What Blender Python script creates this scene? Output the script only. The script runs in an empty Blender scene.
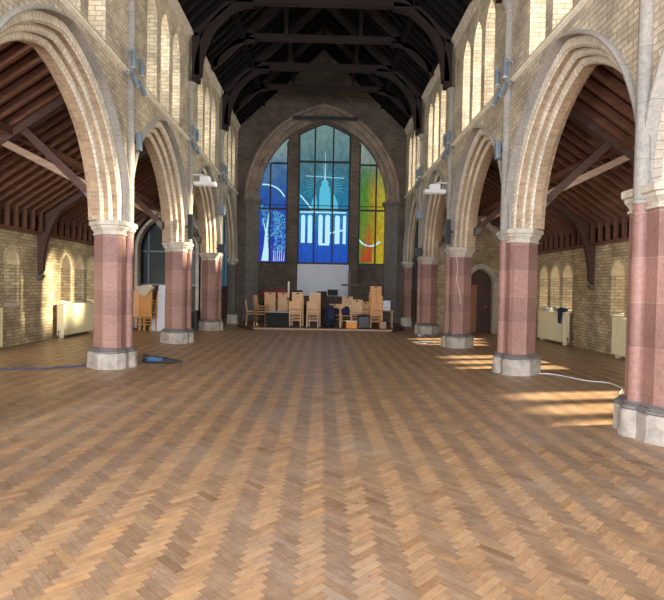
import bpy, bmesh, math, random
from mathutils import Vector, Matrix, Euler
random.seed(7)
S = bpy.context.scene
C = S.collection
PI = math.pi

# ------------------------------------------------------------------ camera
cd = bpy.data.cameras.new('camera'); cam = bpy.data.objects.new('camera', cd); C.objects.link(cam)
cd.sensor_width = 36; cd.lens = 520/664*36; cd.clip_end = 300; cd.clip_start = 0.05
cam.location = (0.10, 0, 1.6)
cam.matrix_world = (Matrix.Translation(cam.location) @ Matrix.Rotation(-math.atan(10/520), 4, 'Z')
                    @ Matrix.Rotation(PI/2 - math.atan(11.8/520), 4, 'X') @ Matrix.Rotation(0.018, 4, 'Z'))
S.camera = cam

# ------------------------------------------------------------------ world, sun, daylight, exposure
w = bpy.data.worlds.new('sky'); S.world = w; w.use_nodes = True
bg = w.node_tree.nodes['Background']; bg.inputs[0].default_value = (0.80, 0.88, 1.0, 1); bg.inputs[1].default_value = 2.2
sd = bpy.data.lights.new('sun', 'SUN'); sd.energy = 32; sd.angle = 0.055; sd.color = (1.0, 0.95, 0.84)
so = bpy.data.objects.new('sun', sd); C.objects.link(so)
so.rotation_euler = Vector((-1.0, -0.16, -0.47)).to_track_quat('-Z', 'Y').to_euler()
def area_light(name, loc, rot, sx, sy, power, col=(0.86, 0.92, 1.0)):
    l = bpy.data.lights.new(name, 'AREA'); l.shape = 'RECTANGLE'; l.size = sx; l.size_y = sy; l.energy = power; l.color = col
    o = bpy.data.objects.new(name, l); C.objects.link(o); o.location = loc; o.rotation_euler = rot
    return o
# added fill light at the unseen west end, behind the camera
area_light('west_fill', (0, -3.9, 4.9), (PI/2-0.12, 0, 0), 5.6, 7.5, 1500, (0.93, 0.95, 1.0))
# daylight standing in each group of side windows, just outside the glass
for yy, kk in ((-0.9, .4), (3.45, .5), (8.0, 1.1), (12.35, 1.6), (16.6, 1.6), (20.75, 1.0)):
    for sx, p in ((-1, 220), (1, 400)):
        area_light('clerestory_daylight', (sx*5.35, yy, 6.95), (0, sx*(PI/2-.50), 0), 1.9, 2.9, p*kk)
        if 0 < yy < 20 or sx < 0 < yy: area_light('aisle_daylight_and_fill', (sx*9.3, yy-.18, 2.1), (0, sx*(PI/2-.25), 0), 1.6, 2.6, 300 if yy > 20 else (30 if sx < 0 else 14))  # farthest left one is added to brighten the transept, no window there
for sx in (-1, 1):
    area_light('west_aisle_fill', (sx*6.0, -2.8, 2.4), (PI/2-0.1, 0, 0), 1.6, 2.4, 1000 if sx < 0 else 280, (0.95, 0.96, 1.0))  # added fill from the unseen west end, stronger in the left aisle
S.view_settings.view_transform = 'Standard'; S.view_settings.look = 'None'
S.view_settings.gamma = 1; S.view_settings.use_curve_mapping = False
S.view_settings.exposure = 0.22

# ------------------------------------------------------------------ constants (metres)
BAY = 4.25
PYS = {-1: [-3.0, 1.1, 5.5, 10.2, 14.75, 19.15], 1: [-3.0, 1.75, 5.80, 10.2, 14.7, 19.05]}
PY = [(a+b)/2 for a, b in zip(PYS[-1], PYS[1])]        # pier centres
YE = 22.95                                                        # east wall
YW = -7.5
XW = 3.70; XB = 4.32                                              # arcade wall faces
XA = 7.65                                                         # aisle wall
ZS = 2.80                                                         # springing
HD = 0.35; ARC_A = BAY/2 - HD; ARC_R = 2.50; ARC_C = ARC_R - ARC_A           # inner radius / centre offset
ZSTR = 5.65; ZCOR = 8.5

# ------------------------------------------------------------------ material helpers
def new_mat(name):
    m = bpy.data.materials.new(name); m.use_nodes = True
    return m, m.node_tree, m.node_tree.nodes, m.node_tree.nodes['Principled BSDF']
def lk(t, a, b): t.links.new(a, b)
def math_n(t, op, a, b=None, c=None):
    n = t.nodes.new('ShaderNodeMath'); n.operation = op
    for i, v in enumerate((a, b, c)):
        if v is None: continue
        if isinstance(v, (int, float)): n.inputs[i].default_value = v
        else: lk(t, v, n.inputs[i])
    return n.outputs[0]
def mixc(t, fac, a, b, blend='MIX'):
    n = t.nodes.new('ShaderNodeMix'); n.data_type = 'RGBA'; n.blend_type = blend
    for i, v in ((0, fac), (6, a), (7, b)):
        if isinstance(v, (int, float)): n.inputs[i].default_value = v
        elif isinstance(v, tuple): n.inputs[i].default_value = (*v, 1)[:4]
        else: lk(t, v, n.inputs[i])
    return n.outputs[2]
def noise(t, vec, scale, detail=3, rough=0.6):
    n = t.nodes.new('ShaderNodeTexNoise'); n.inputs['Scale'].default_value = scale
    n.inputs['Detail'].default_value = detail; n.inputs['Roughness'].default_value = rough
    if vec is not None: lk(t, vec, n.inputs['Vector'])
    return n.outputs['Fac']
def ramp(t, fac, stops, interp='LINEAR'):
    n = t.nodes.new('ShaderNodeValToRGB'); n.color_ramp.interpolation = interp
    e = n.color_ramp.elements
    while len(e) < len(stops): e.new(0.5)
    for i, (p, c) in enumerate(stops): e[i].position = p; e[i].color = (*c, 1)
    lk(t, fac, n.inputs[0]); return n.outputs[0]
def bump(t, h, bsdf, strength=0.3, dist=0.01):
    b = t.nodes.new('ShaderNodeBump'); b.inputs['Strength'].default_value = strength; b.inputs['Distance'].default_value = dist
    lk(t, h, b.inputs['Height']); lk(t, b.outputs[0], bsdf.inputs['Normal'])
def boxvec(t):
    """masonry coordinates: runs along the wall whichever way the face looks"""
    tc = t.nodes.new('ShaderNodeTexCoord'); g = t.nodes.new('ShaderNodeNewGeometry')
    p = t.nodes.new('ShaderNodeSeparateXYZ'); lk(t, tc.outputs['Object'], p.inputs[0])
    n = t.nodes.new('ShaderNodeSeparateXYZ'); lk(t, g.outputs['True Normal'], n.inputs[0])
    ax = math_n(t, 'ABSOLUTE', n.outputs[0]); ay = math_n(t, 'ABSOLUTE', n.outputs[1]); az = math_n(t, 'ABSOLUTE', n.outputs[2])
    fx = math_n(t, 'GREATER_THAN', ax, ay); fz = math_n(t, 'GREATER_THAN', az, 0.8)
    u = math_n(t, 'ADD', math_n(t, 'MULTIPLY', p.outputs[1], fx), math_n(t, 'MULTIPLY', p.outputs[0], math_n(t, 'SUBTRACT', 1.0, fx)))
    v = math_n(t, 'ADD', math_n(t, 'MULTIPLY', p.outputs[1], fz), math_n(t, 'MULTIPLY', p.outputs[2], math_n(t, 'SUBTRACT', 1.0, fz)))
    c = t.nodes.new('ShaderNodeCombineXYZ'); lk(t, u, c.inputs[0]); lk(t, v, c.inputs[1])
    return c.outputs[0], tc.outputs['Object'], p
def uvvec(t):
    tc = t.nodes.new('ShaderNodeTexCoord'); return tc.outputs['UV'], tc.outputs['Object']
def masonry(name, c1, c2, mortar, bw, rh, ms, rough=0.85, uv=False, bstr=0.5, patch=(0.55, 1.15), stain=None, bias=0.0):
    m, t, N, b = new_mat(name)
    if uv: vec, obj = uvvec(t)
    else: vec, obj, _ = boxvec(t)
    if uv == 'swap':
        sw = N.new('ShaderNodeSeparateXYZ'); lk(t, vec, sw.inputs[0]); cw = N.new('ShaderNodeCombineXYZ')
        lk(t, sw.outputs[1], cw.inputs[0]); lk(t, sw.outputs[0], cw.inputs[1]); vec = cw.outputs[0]
    br = N.new('ShaderNodeTexBrick'); lk(t, vec, br.inputs['Vector'])
    br.inputs['Scale'].default_value = 1; br.inputs['Brick Width'].default_value = bw; br.inputs['Row Height'].default_value = rh
    br.inputs['Mortar Size'].default_value = ms; br.inputs['Mortar Smooth'].default_value = 0.3; br.inputs['Bias'].default_value = bias
    br.inputs['Color1'].default_value = (*c1, 1); br.inputs['Color2'].default_value = (*c2, 1); br.inputs['Mortar'].default_value = (*mortar, 1)
    n1 = noise(t, obj, 1.3, 4); n2 = noise(t, obj, 22, 3)
    lo, hi = patch
    k = ramp(t, n1, [(0.3, (lo,)*3), (0.7, (hi,)*3)])
    col = mixc(t, 1.0, br.outputs['Color'], k, 'MULTIPLY')
    k2 = ramp(t, n2, [(0.3, (0.8,)*3), (0.7, (1.15,)*3)])
    col = mixc(t, 1.0, col, k2, 'MULTIPLY')
    if stain:
        n3 = noise(t, obj, 2.6, 5, 0.7); f = ramp(t, n3, [(0.52, (0, 0, 0)), (0.66, (1, 1, 1))])
        zz = t.nodes.new('ShaderNodeSeparateXYZ'); lk(t, obj, zz.inputs[0])
        low = math_n(t, 'LESS_THAN', zz.outputs[2], 1.0)
        f2 = math_n(t, 'MULTIPLY', f, math_n(t, 'MULTIPLY', low, 0.6))
        col = mixc(t, f2, col, stain)
    lk(t, col, b.inputs['Base Color']); b.inputs['Roughness'].default_value = rough
    h = math_n(t, 'SUBTRACT', math_n(t, 'MULTIPLY', n2, 0.35), br.outputs['Fac'])
    bump(t, h, b, bstr, 0.008)
    return m
def plain(name, col, rough=0.6, metal=0.0, var=0.15, sc=12, bstr=0.0, spec=None):
    m, t, N, b = new_mat(name)
    tc = N.new('ShaderNodeTexCoord'); n = noise(t, tc.outputs['Object'], sc, 4)
    k = ramp(t, n, [(0.25, (1-var,)*3), (0.75, (1+var,)*3)])
    lk(t, mixc(t, 1.0, col, k, 'MULTIPLY'), b.inputs['Base Color'])
    b.inputs['Roughness'].default_value = rough; b.inputs['Metallic'].default_value = metal
    if spec is not None: b.inputs['Specular IOR Level'].default_value = spec
    if bstr: bump(t, n, b, bstr, 0.01)
    return m
def timber(name, col, axis=0, rough=0.6, var=0.35):
    m, t, N, b = new_mat(name)
    tc = N.new('ShaderNodeTexCoord'); mp = N.new('ShaderNodeMapping'); lk(t, tc.outputs['Object'], mp.inputs[0])
    s = [14, 14, 14]; s[axis] = 1.2; mp.inputs['Scale'].default_value = s
    n = noise(t, mp.outputs[0], 1.6, 5, 0.65)
    k = ramp(t, n, [(0.25, (1-var,)*3), (0.75, (1+var,)*3)])
    lk(t, mixc(t, 1.0, col, k, 'MULTIPLY'), b.inputs['Base Color']); b.inputs['Roughness'].default_value = rough
    b.inputs['Specular IOR Level'].default_value = 0.15 if rough > .55 else 0.4
    bump(t, n, b, 0.15, 0.005)
    return m

M = {}
M['brick'] = masonry('cream_brick', (0.60, 0.50, 0.37), (0.41, 0.335, 0.24), (0.30, 0.265, 0.215), 0.235, 0.085, 0.011, stain=(0.55, 0.47, 0.40))
M['aisle_brick'] = masonry('yellow_brick', (0.66, 0.53, 0.33), (0.42, 0.31, 0.175), (0.28, 0.235, 0.165), 0.235, 0.085, 0.012, stain=(0.50, 0.43, 0.38))
M['dark_brick'] = masonry('shade_toned_brick', (0.15, 0.115, 0.085), (0.095, 0.073, 0.056), (0.085, 0.07, 0.058), 0.235, 0.078, 0.009)  # dim light of the east end is put into this brick colour
M['voussoir'] = masonry('arch_voussoirs', (0.66, 0.60, 0.50), (0.56, 0.48, 0.38), (0.36, 0.31, 0.26), 0.085, 0.15, 0.006, uv=True, patch=(0.75, 1.15))
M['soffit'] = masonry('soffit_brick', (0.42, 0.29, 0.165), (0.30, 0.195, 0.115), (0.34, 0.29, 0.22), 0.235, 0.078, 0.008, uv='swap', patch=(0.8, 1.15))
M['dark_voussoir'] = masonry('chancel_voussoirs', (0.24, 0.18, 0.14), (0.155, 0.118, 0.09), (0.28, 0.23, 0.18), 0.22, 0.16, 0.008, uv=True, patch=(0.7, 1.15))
M['sandstone'] = masonry('red_sandstone', (0.33, 0.175, 0.142), (0.24, 0.125, 0.105), (0.33, 0.225, 0.19), 3.0, 0.50, 0.006, rough=0.6, bstr=0.15, patch=(0.82, 1.12))
M['stone'] = plain('pale_stone', (0.47, 0.42, 0.35), 0.75, var=0.28, sc=7, bstr=0.25)
M['sill_stone'] = plain('buff_arch_head_stone', (0.52, 0.42, 0.27), 0.8, var=0.2, sc=8)
M['grey_stone'] = masonry('grey_shaft_stone', (0.31, 0.28, 0.245), (0.26, 0.24, 0.215), (0.18, 0.165, 0.145), 3.0, 0.62, 0.005, bstr=0.15, patch=(0.85, 1.1))
M['base_stone'] = plain('stained_base_stone', (0.37, 0.33, 0.285), 0.7, var=0.45, sc=5, bstr=0.3)
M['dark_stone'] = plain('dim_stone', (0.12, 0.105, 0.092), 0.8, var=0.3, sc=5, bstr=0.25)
M['moulding'] = plain('dark_base_moulding', (0.17, 0.15, 0.145), 0.6, var=0.2)
M['string'] = plain('string_course_stone', (0.74, 0.68, 0.55), 0.7, var=0.2, sc=6)
M['roof_timber'] = timber('black_roof_timber', (0.028, 0.020, 0.018), 0, 0.8)
M['rafter_timber'] = timber('black_rafter_timber', (0.006, 0.005, 0.005), 0, 0.9)
M['roof_board'] = plain('black_roof_boards', (0.006, 0.0055, 0.0055), 0.9, var=0.3, sc=4)
M['aisle_timber'] = timber('red_brown_timber', (0.165, 0.078, 0.050), 0, 0.6)
M['truss'] = timber('dark_brown_truss_timber', (0.085, 0.048, 0.037), 0, 0.6)
M['strut'] = timber('weathered_strut_timber', (0.32, 0.22, 0.15), 0, 0.7)
M['aisle_board'] = timber('red_brown_boards', (0.032, 0.014, 0.011), 1, 0.8)
M['rad'] = plain('cream_enamel', (0.74, 0.67, 0.43), 0.35, var=0.05)
M['rad_dark'] = plain('iron_pipe', (0.12, 0.10, 0.09), 0.5, 0.3)
M['lamp_blue'] = plain('blue_grey_metal', (0.19, 0.24, 0.29), 0.4, 0.3, var=0.12)
M['black'] = plain('black_metal', (0.012, 0.012, 0.014), 0.4, var=0.2)
M['white'] = plain('white_enamel', (0.75, 0.76, 0.78), 0.4, var=0.04)
M['screen'] = plain('white_screen', (0.60, 0.63, 0.72), 0.7, var=0.04, sc=2)
M['darkwood'] = timber('dark_stained_wood', (0.055, 0.024, 0.015), 2, 0.45)
M['doorwood'] = timber('mid_brown_door', (0.27, 0.115, 0.055), 2, 0.5)
M['chairwood'] = timber('beech_chair', (0.62, 0.36, 0.16), 0, 0.4, 0.18)
M['chairwood2'] = timber('honey_chair', (0.60, 0.29, 0.09), 0, 0.4, 0.18)
M['cover'] = plain('dark_green_cloth', (0.012, 0.015, 0.013), 0.9, var=0.25, sc=9)
M['red_cloth'] = plain('burgundy_cloth', (0.20, 0.025, 0.03), 0.8, var=0.3, sc=9)
M['navy'] = plain('navy_cloth', (0.016, 0.024, 0.06), 0.8, var=0.35, sc=14)
M['blackcloth'] = plain('black_cloth', (0.012, 0.013, 0.016), 0.85, var=0.3)
M['greycloth'] = plain('pale_grey_cloth', (0.42, 0.45, 0.50), 0.8, var=0.15)
M['whitecloth'] = plain('white_sheet', (0.74, 0.75, 0.82), 0.85, var=0.06, sc=3)
M['creamcloth'] = plain('cream_cloth', (0.55, 0.48, 0.38), 0.85, var=0.1)
M['orange'] = plain('orange_box', (0.75, 0.30, 0.05), 0.6, var=0.1)
M['card'] = plain('brown_card', (0.42, 0.25, 0.15), 0.8, var=0.15)
M['brass'] = plain('brass', (0.45, 0.28, 0.10), 0.35, 0.8)
M['wax'] = plain('candle_wax', (0.80, 0.77, 0.68), 0.5, var=0.03)
M['carpet'] = plain('platform_boards', (0.12, 0.07, 0.045), 0.6, var=0.25)
M['edge'] = plain('platform_edge', (0.42, 0.26, 0.14), 0.5, var=0.15)
M['lead'] = plain('window_iron', (0.010, 0.012, 0.014), 0.6)
M['bluemetal'] = plain('blue_tool', (0.02, 0.07, 0.16), 0.35, 0.3)
M['cable_w'] = plain('white_cable', (0.7, 0.7, 0.68), 0.5, var=0.02)
M['cable_b'] = plain('blue_cable', (0.03, 0.04, 0.12), 0.5, var=0.05)
M['shinebox'] = plain('silver_box', (0.45, 0.46, 0.5), 0.4, 0.4)

def glazing(name, tint, through, col):
    m, t, N, b = new_mat(name)
    b.inputs['Base Color'].default_value = (*col, 1); b.inputs['Roughness'].default_value = 0.15
    tr = N.new('ShaderNodeBsdfTransparent'); tr.inputs[0].default_value = (*tint, 1)
    mx = N.new('ShaderNodeMixShader'); mx.inputs[0].default_value = through
    lk(t, b.outputs[0], mx.inputs[1]); lk(t, tr.outputs[0], mx.inputs[2])
    lk(t, mx.outputs[0], N['Material Output'].inputs[0])
    return m
M['clear'] = glazing('pale_glazing', (1.0, 0.95, 0.84), 0.85, (0.6, 0.6, 0.55))
M['screen_glass'] = plain('dark_green_glass', (0.035, 0.055, 0.055), 0.3, var=0.3, sc=2)
M['dimglass'] = glazing('dim_glazing', (0.10, 0.16, 0.20), 0.5, (0.05, 0.09, 0.12))

def glow(name, col, strength=1.0):
    m, t, N, b = new_mat(name)
    b.inputs['Base Color'].default_value = (0.01, 0.01, 0.01, 1); b.inputs['Roughness'].default_value = 0.5; b.inputs['Specular IOR Level'].default_value = 0.08
    b.inputs['Emission Color'].default_value = (*col, 1); b.inputs['Emission Strength'].default_value = strength
    return m
def glow_field(name, stops, z0, z1, x_stops=None, x0=0, x1=1, strength=1.0, xmix=0.0):
    """stained glass seen against the daylight: colours run through the pane"""
    m, t, N, b = new_mat(name)
    tc = N.new('ShaderNodeTexCoord'); sp = N.new('ShaderNodeSeparateXYZ'); lk(t, tc.outputs['Object'], sp.inputs[0])
    mp = N.new('ShaderNodeMapping'); lk(t, tc.outputs['Object'], mp.inputs[0]); mp.inputs['Scale'].default_value = (2.2, 1, 1.0)
    n = noise(t, mp.outputs[0], 1.6, 4, 0.6); n2 = noise(t, mp.outputs[0], 5.0, 4, 0.6)
    zf = math_n(t, 'DIVIDE', math_n(t, 'SUBTRACT', sp.outputs[2], z0), z1-z0)
    zf = math_n(t, 'ADD', zf, math_n(t, 'MULTIPLY', math_n(t, 'SUBTRACT', n, 0.5), 0.35))
    col = ramp(t, zf, stops)
    if x_stops:
        xf = math_n(t, 'DIVIDE', math_n(t, 'SUBTRACT', sp.outputs[0], x0), x1-x0)
        xf = math_n(t, 'ADD', xf, math_n(t, 'MULTIPLY', math_n(t, 'SUBTRACT', n, 0.5), 0.6))
        c2 = ramp(t, xf, x_stops)
        # the upper lights stay clear grey
        up = ramp(t, zf, [(0.0, (1, 1, 1)), (0.62, (1, 1, 1)), (0.80, (0, 0, 0))])
        col = mixc(t, math_n(t, 'MULTIPLY', up, xmix), col, c2)
    k = ramp(t, n2, [(0.3, (0.72,)*3), (0.7, (1.25,)*3)])
    col = mixc(t, 1.0, col, k, 'MULTIPLY')
    b.inputs['Base Color'].default_value = (0.01, 0.01, 0.01, 1); b.inputs['Roughness'].default_value = 0.5; b.inputs['Specular IOR Level'].default_value = 0.08
    lk(t, col, b.inputs['Emission Color']); b.inputs['Emission Strength'].default_value = strength*.66
    return m
WZ0, WZ1 = 2.7, 8.7
M['glass_mid'] = glow_field('blue_stained_glass', [(0.0, (0.01, 0.08, 0.55)), (0.16, (0.012, 0.12, 0.62)), (0.32, (0.015, 0.26, 0.60)),
    (0.52, (0.02, 0.20, 0.34)), (0.70, (0.06, 0.20, 0.26)), (0.86, (0.14, 0.27, 0.28)), (1.0, (0.20, 0.33, 0.33))], WZ0, WZ1)
M['glass_left'] = glow_field('tree_stained_glass', [(0.0, (0.05, 0.04, 0.50)), (0.15, (0.02, 0.05, 0.55)), (0.40, (0.02, 0.09, 0.50)),
    (0.62, (0.03, 0.13, 0.42)), (0.78, (0.10, 0.22, 0.36)), (0.92, (0.26, 0.36, 0.36))], WZ0, 8.2)
M['glass_right'] = glow_field('flame_stained_glass', [(0.0, (0.30, 0.30, 0.02)), (0.2, (0.40, 0.22, 0.01)), (0.5, (0.10, 0.26, 0.05)),
    (0.70, (0.07, 0.20, 0.10)), (0.80, (0.20, 0.30, 0.24)), (0.94, (0.28, 0.34, 0.32))], WZ0, 8.2,
    [(0.0, (0.03, 0.20, 0.04)), (0.35, (0.12, 0.28, 0.02)), (0.6, (0.52, 0.30, 0.01)), (0.85, (0.65, 0.50, 0.02))], 1.58, 2.85, 1.0, 0.7)
M['glow_white'] = glow('opal_white_glass', (0.42, 0.72, 0.82), 1.0)
M['glow_ice'] = glow('ice_blue_glass', (0.08, 0.42, 0.58), 1.0)
M['glow_tree'] = glow('tree_leaf_glass', (0.12, 0.48, 0.62), 0.9)
M['glow_red'] = glow('red_flame_glass', (0.36, 0.05, 0.015), 0.9)
M['glow_blue'] = glow('dim_blue_light', (0.025, 0.075, 0.11), 1.0)

# herringbone wood block floor
def herringbone():
    m, t, N, b = new_mat('herringbone_wood_blocks')
    tc = N.new('ShaderNodeTexCoord'); sp = N.new('ShaderNodeSeparateXYZ'); lk(t, tc.outputs['Object'], sp.inputs[0])
    x, y = sp.outputs[0], sp.outputs[1]
    wd = 0.05715; n = 4.0; k = 1/(wd*math.sqrt(2))
    a = math_n(t, 'MULTIPLY', math_n(t, 'ADD', y, x), k)
    c = math_n(t, 'MULTIPLY', math_n(t, 'SUBTRACT', y, x), k)
    ia = math_n(t, 'FLOOR', a); ic = math_n(t, 'FLOOR', c)
    fa = math_n(t, 'SUBTRACT', a, ia); fc = math_n(t, 'SUBTRACT', c, ic)
    d = math_n(t, 'SUBTRACT', ia, ic)
    q = math_n(t, 'FLOOR', math_n(t, 'DIVIDE', math_n(t, 'ADD', d, 0.5), 2*n))
    mm = math_n(t, 'SUBTRACT', d, math_n(t, 'MULTIPLY', q, 2*n))
    isv = math_n(t, 'GREATER_THAN', mm, n - 0.5)                     # lies along c
    # ids
    def sel(v0, v1):
        return math_n(t, 'ADD', math_n(t, 'MULTIPLY', v0, math_n(t, 'SUBTRACT', 1.0, isv)), math_n(t, 'MULTIPLY', v1, isv))
    idc = N.new('ShaderNodeCombineXYZ'); lk(t, sel(ic, ia), idc.inputs[0]); lk(t, q, idc.inputs[1]); lk(t, isv, idc.inputs[2])
    wn = N.new('ShaderNodeTexWhiteNoise'); wn.noise_dimensions = '3D'; lk(t, idc.outputs[0], wn.inputs['Vector'])
    rnd = wn.outputs['Value']
    wn2 = N.new('ShaderNodeTexWhiteNoise'); wn2.noise_dimensions = '4D'; lk(t, idc.outputs[0], wn2.inputs['Vector']); wn2.inputs['W'].default_value = 5.3
    rnd2 = wn2.outputs['Value']
    # gaps: across width
    fw = sel(fc, fa)
    ed = math_n(t, 'MINIMUM', fw, math_n(t, 'SUBTRACT', 1.0, fw))
    ln_h = math_n(t, 'ADD', mm, fa)                                   # 0..n
    # along c: cells with mm n..2n-1; along direction decreasing d as ic rises
    ln_v = math_n(t, 'ADD', math_n(t, 'SUBTRACT', 2*n-1, mm), fc)
    ln = sel(ln_h, ln_v)
    el = math_n(t, 'MINIMUM', ln, math_n(t, 'SUBTRACT', n, ln))
    e = math_n(t, 'MINIMUM', ed, el)
    gap = math_n(t, 'LESS_THAN', e, 0.022)
    # wood grain, along the block
    gv = N.new('ShaderNodeCombineXYZ')
    lk(t, math_n(t, 'ADD', math_n(t, 'MULTIPLY', sel(a, c), 0.35), math_n(t, 'MULTIPLY', rnd, 37)), gv.inputs[0])
    lk(t, math_n(t, 'MULTIPLY', sel(c, a), 3.0), gv.inputs[1]); lk(t, math_n(t, 'MULTIPLY', rnd2, 19), gv.inputs[2])
    g = noise(t, gv.outputs[0], 2.2, 4, 0.65)
    base = ramp(t, rnd, [(0.0, (0.29, 0.165, 0.085)), (0.10, (0.34, 0.205, 0.112)), (0.55, (0.375, 0.232, 0.130)), (0.9, (0.405, 0.258, 0.147)), (1.0, (0.44, 0.25, 0.11))])
    tone = mixc(t, isv, (1.14, 1.11, 1.04), (0.74, 0.77, 0.86))         # directional sheen of the two lays, painted in as tone
    tn_ = noise(t, tc.outputs['Object'], 0.35, 3, 0.5)
    tone = mixc(t, ramp(t, tn_, [(0.35, (0.0,)*3), (0.68, (0.5,)*3)]), tone, (0.97, 0.97, 0.98))
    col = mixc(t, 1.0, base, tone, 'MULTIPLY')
    col = mixc(t, 1.0, col, ramp(t, g, [(0.25, (0.72,)*3), (0.75, (1.22,)*3)]), 'MULTIPLY')
    mot = noise(t, tc.outputs['Object'], 5.5, 6, 0.75)
    col = mixc(t, 1.0, col, ramp(t, mot, [(0.28, (0.70,)*3), (0.5, (1.0,)*3), (0.75, (1.22,)*3)]), 'MULTIPLY')
    knot = noise(t, tc.outputs['Object'], 17.0, 2, 0.5)
    col = mixc(t, ramp(t, knot, [(0.70, (0, 0, 0)), (0.78, (0.8,)*3)]), col, (0.10, 0.055, 0.03))
    big = noise(t, tc.outputs['Object'], 0.55, 5, 0.6)
    grey = ramp(t, big, [(0.48, (0, 0, 0)), (0.68, (1, 1, 1))])
    wear = math_n(t, 'MULTIPLY', math_n(t, 'MULTIPLY', grey, rnd2), 0.55)
    col = mixc(t, wear, col, (0.36, 0.31, 0.27))
    col = mixc(t, math_n(t, 'MULTIPLY', gap, 0.55), col, (0.08, 0.045, 0.025))
    lk(t, col, b.inputs['Base Color'])
    sc = noise(t, tc.outputs['Object'], 3.2, 5, 0.7)
    r = math_n(t, 'ADD', math_n(t, 'MULTIPLY', sc, 0.25), 0.24)
    lk(t, math_n(t, 'ADD', r, math_n(t, 'MULTIPLY', rnd2, 0.14)), b.inputs['Roughness'])
    b.inputs['Specular IOR Level'].default_value = 0.42
    h = math_n(t, 'ADD', math_n(t, 'MULTIPLY', g, 0.25), math_n(t, 'ADD', math_n(t, 'MULTIPLY', rnd, 0.35), math_n(t, 'MULTIPLY', gap, -0.5)))
    bump(t, h, b, 0.35, 0.003)
    return m
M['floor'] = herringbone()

# ------------------------------------------------------------------ mesh helpers
class MB:
    def __init__(self): self.bm = bmesh.new(); self.uvs = {}
    def v(self, p): return self.bm.verts.new(p)
    def face(self, vs):
        try: return self.bm.faces.new(vs)
        except ValueError: return None
    def quad(self, *ps): return self.face([self.v(p) for p in ps])
    def box(self, c, s, rot=None, bevel=0.0):
        m = Matrix.Translation(c) @ (rot.to_matrix().to_4x4() if isinstance(rot, Euler) else (rot or Matrix())) @ Matrix.Diagonal((s[0], s[1], s[2], 1))
        r = bmesh.ops.create_cube(self.bm, size=1, matrix=m)
        if bevel:
            es = list({e for v in r['verts'] for e in v.link_edges})
            bmesh.ops.bevel(self.bm, geom=es, offset=bevel, segments=2, profile=0.6, affect='EDGES')
        return self
    def loft(self, rings, cap=True):
        vr = [[self.v(p) for p in r] for r in rings]; n = len(rings[0])
        for a, b in zip(vr, vr[1:]):
            for i in range(n): self.face([a[i], a[(i+1) % n], b[(i+1) % n], b[i]])
        if cap: self.face(vr[0][::-1]); self.face(vr[-1])
        return self
    def prism(self, pts, fn0, fn1):
        return self.loft([[fn0(*p) for p in pts], [fn1(*p) for p in pts]])
    def tube(self, pts, r, n=10, cap=True):
        pts = [Vector(p) for p in pts]; rings = []
        rs = r if isinstance(r, (list, tuple)) else [r]*len(pts)
        for i, p in enumerate(pts):
            d = (pts[min(i+1, len(pts)-1)] - pts[max(i-1, 0)]).normalized()
            up = Vector((0, 0, 1)) if abs(d.z) < 0.95 else Vector((0, 1, 0))
            a = d.cross(up).normalized(); bb = a.cross(d)
            rings.append([p + (a*math.cos(2*PI*k/n) + bb*math.sin(2*PI*k/n))*rs[i] for k in range(n)])
        return self.loft(rings, cap)
    def bar(self, p0, p1, wd, dp, side=None):
        """rectangular beam from p0 to p1; wd measured along 'side'"""
        p0, p1 = Vector(p0), Vector(p1); d = (p1-p0).normalized()
        s = Vector(side or (0, 1, 0)); s = (s - d*s.dot(d)).normalized(); q = d.cross(s)
        f = lambda p: [p + s*wd/2*a + q*dp/2*b for a, b in ((-1, -1), (1, -1), (1, 1), (-1, 1))]
        return self.loft([f(p0), f(p1)])
    def lathe(self, prof, c, n=16):
        return self.loft([[(c[0]+r*math.cos(2*PI*k/n), c[1]+r*math.sin(2*PI*k/n), c[2]+z) for k in range(n)] for r, z in prof])
    def build(self, name, mat, parent=None, smooth=None, recalc=True):
        bm = self.bm
        if recalc: bmesh.ops.recalc_face_normals(bm, faces=bm.faces)
        me = bpy.data.meshes.new(name); bm.to_mesh(me); bm.free()
        me.materials.append(M[mat] if isinstance(mat, str) else mat)
        if smooth is not None:
            for p in me.polygons: p.use_smooth = True
            try: me.set_sharp_from_angle(angle=math.radians(smooth))
            except Exception: pass
        o = bpy.data.objects.new(name, me); C.objects.link(o)
        if parent: o.parent = parent
        return o
def tag(o, label, cat, group=None):
    o['label'] = label; o['category'] = cat
    if group: o['group'] = group
    return o
def thing(name, label, cat, loc=(0, 0, 0), rz=0, group=None):
    o = bpy.data.objects.new(name, None); C.objects.link(o); o.location = loc; o.rotation_euler = (0, 0, rz)
    o.empty_display_size = 0.1
    return tag(o, label, cat, group)
def struct(o): o['kind'] = 'structure'; return o
def copy_tree(o, parent=None):
    c = o.copy(); C.objects.link(c)
    if parent: c.parent = parent
    for ch in list(o.children): copy_tree(ch, c)
    return c

def arch_z(dx, a, R, t=0.0):
    """height above springing of a two-centred arch at offset dx from its middle"""
    c = R - a; r = R + t; x = abs(dx) + c
    return math.sqrt(max(r*r - x*x, 0))
def arch_pts(a, R, t=0.0, n=14):
    """points (dx, dz) from left springing over the apex to the right"""
    c = R - a; r = R + t; amax = math.acos(c/r); out = []
    for i in range(n+1):
        th = amax*i/n; out.append((c - r*math.cos(th), r*math.sin(th)))
    return out + [(-x, z) for x, z in out[-2::-1]]

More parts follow.
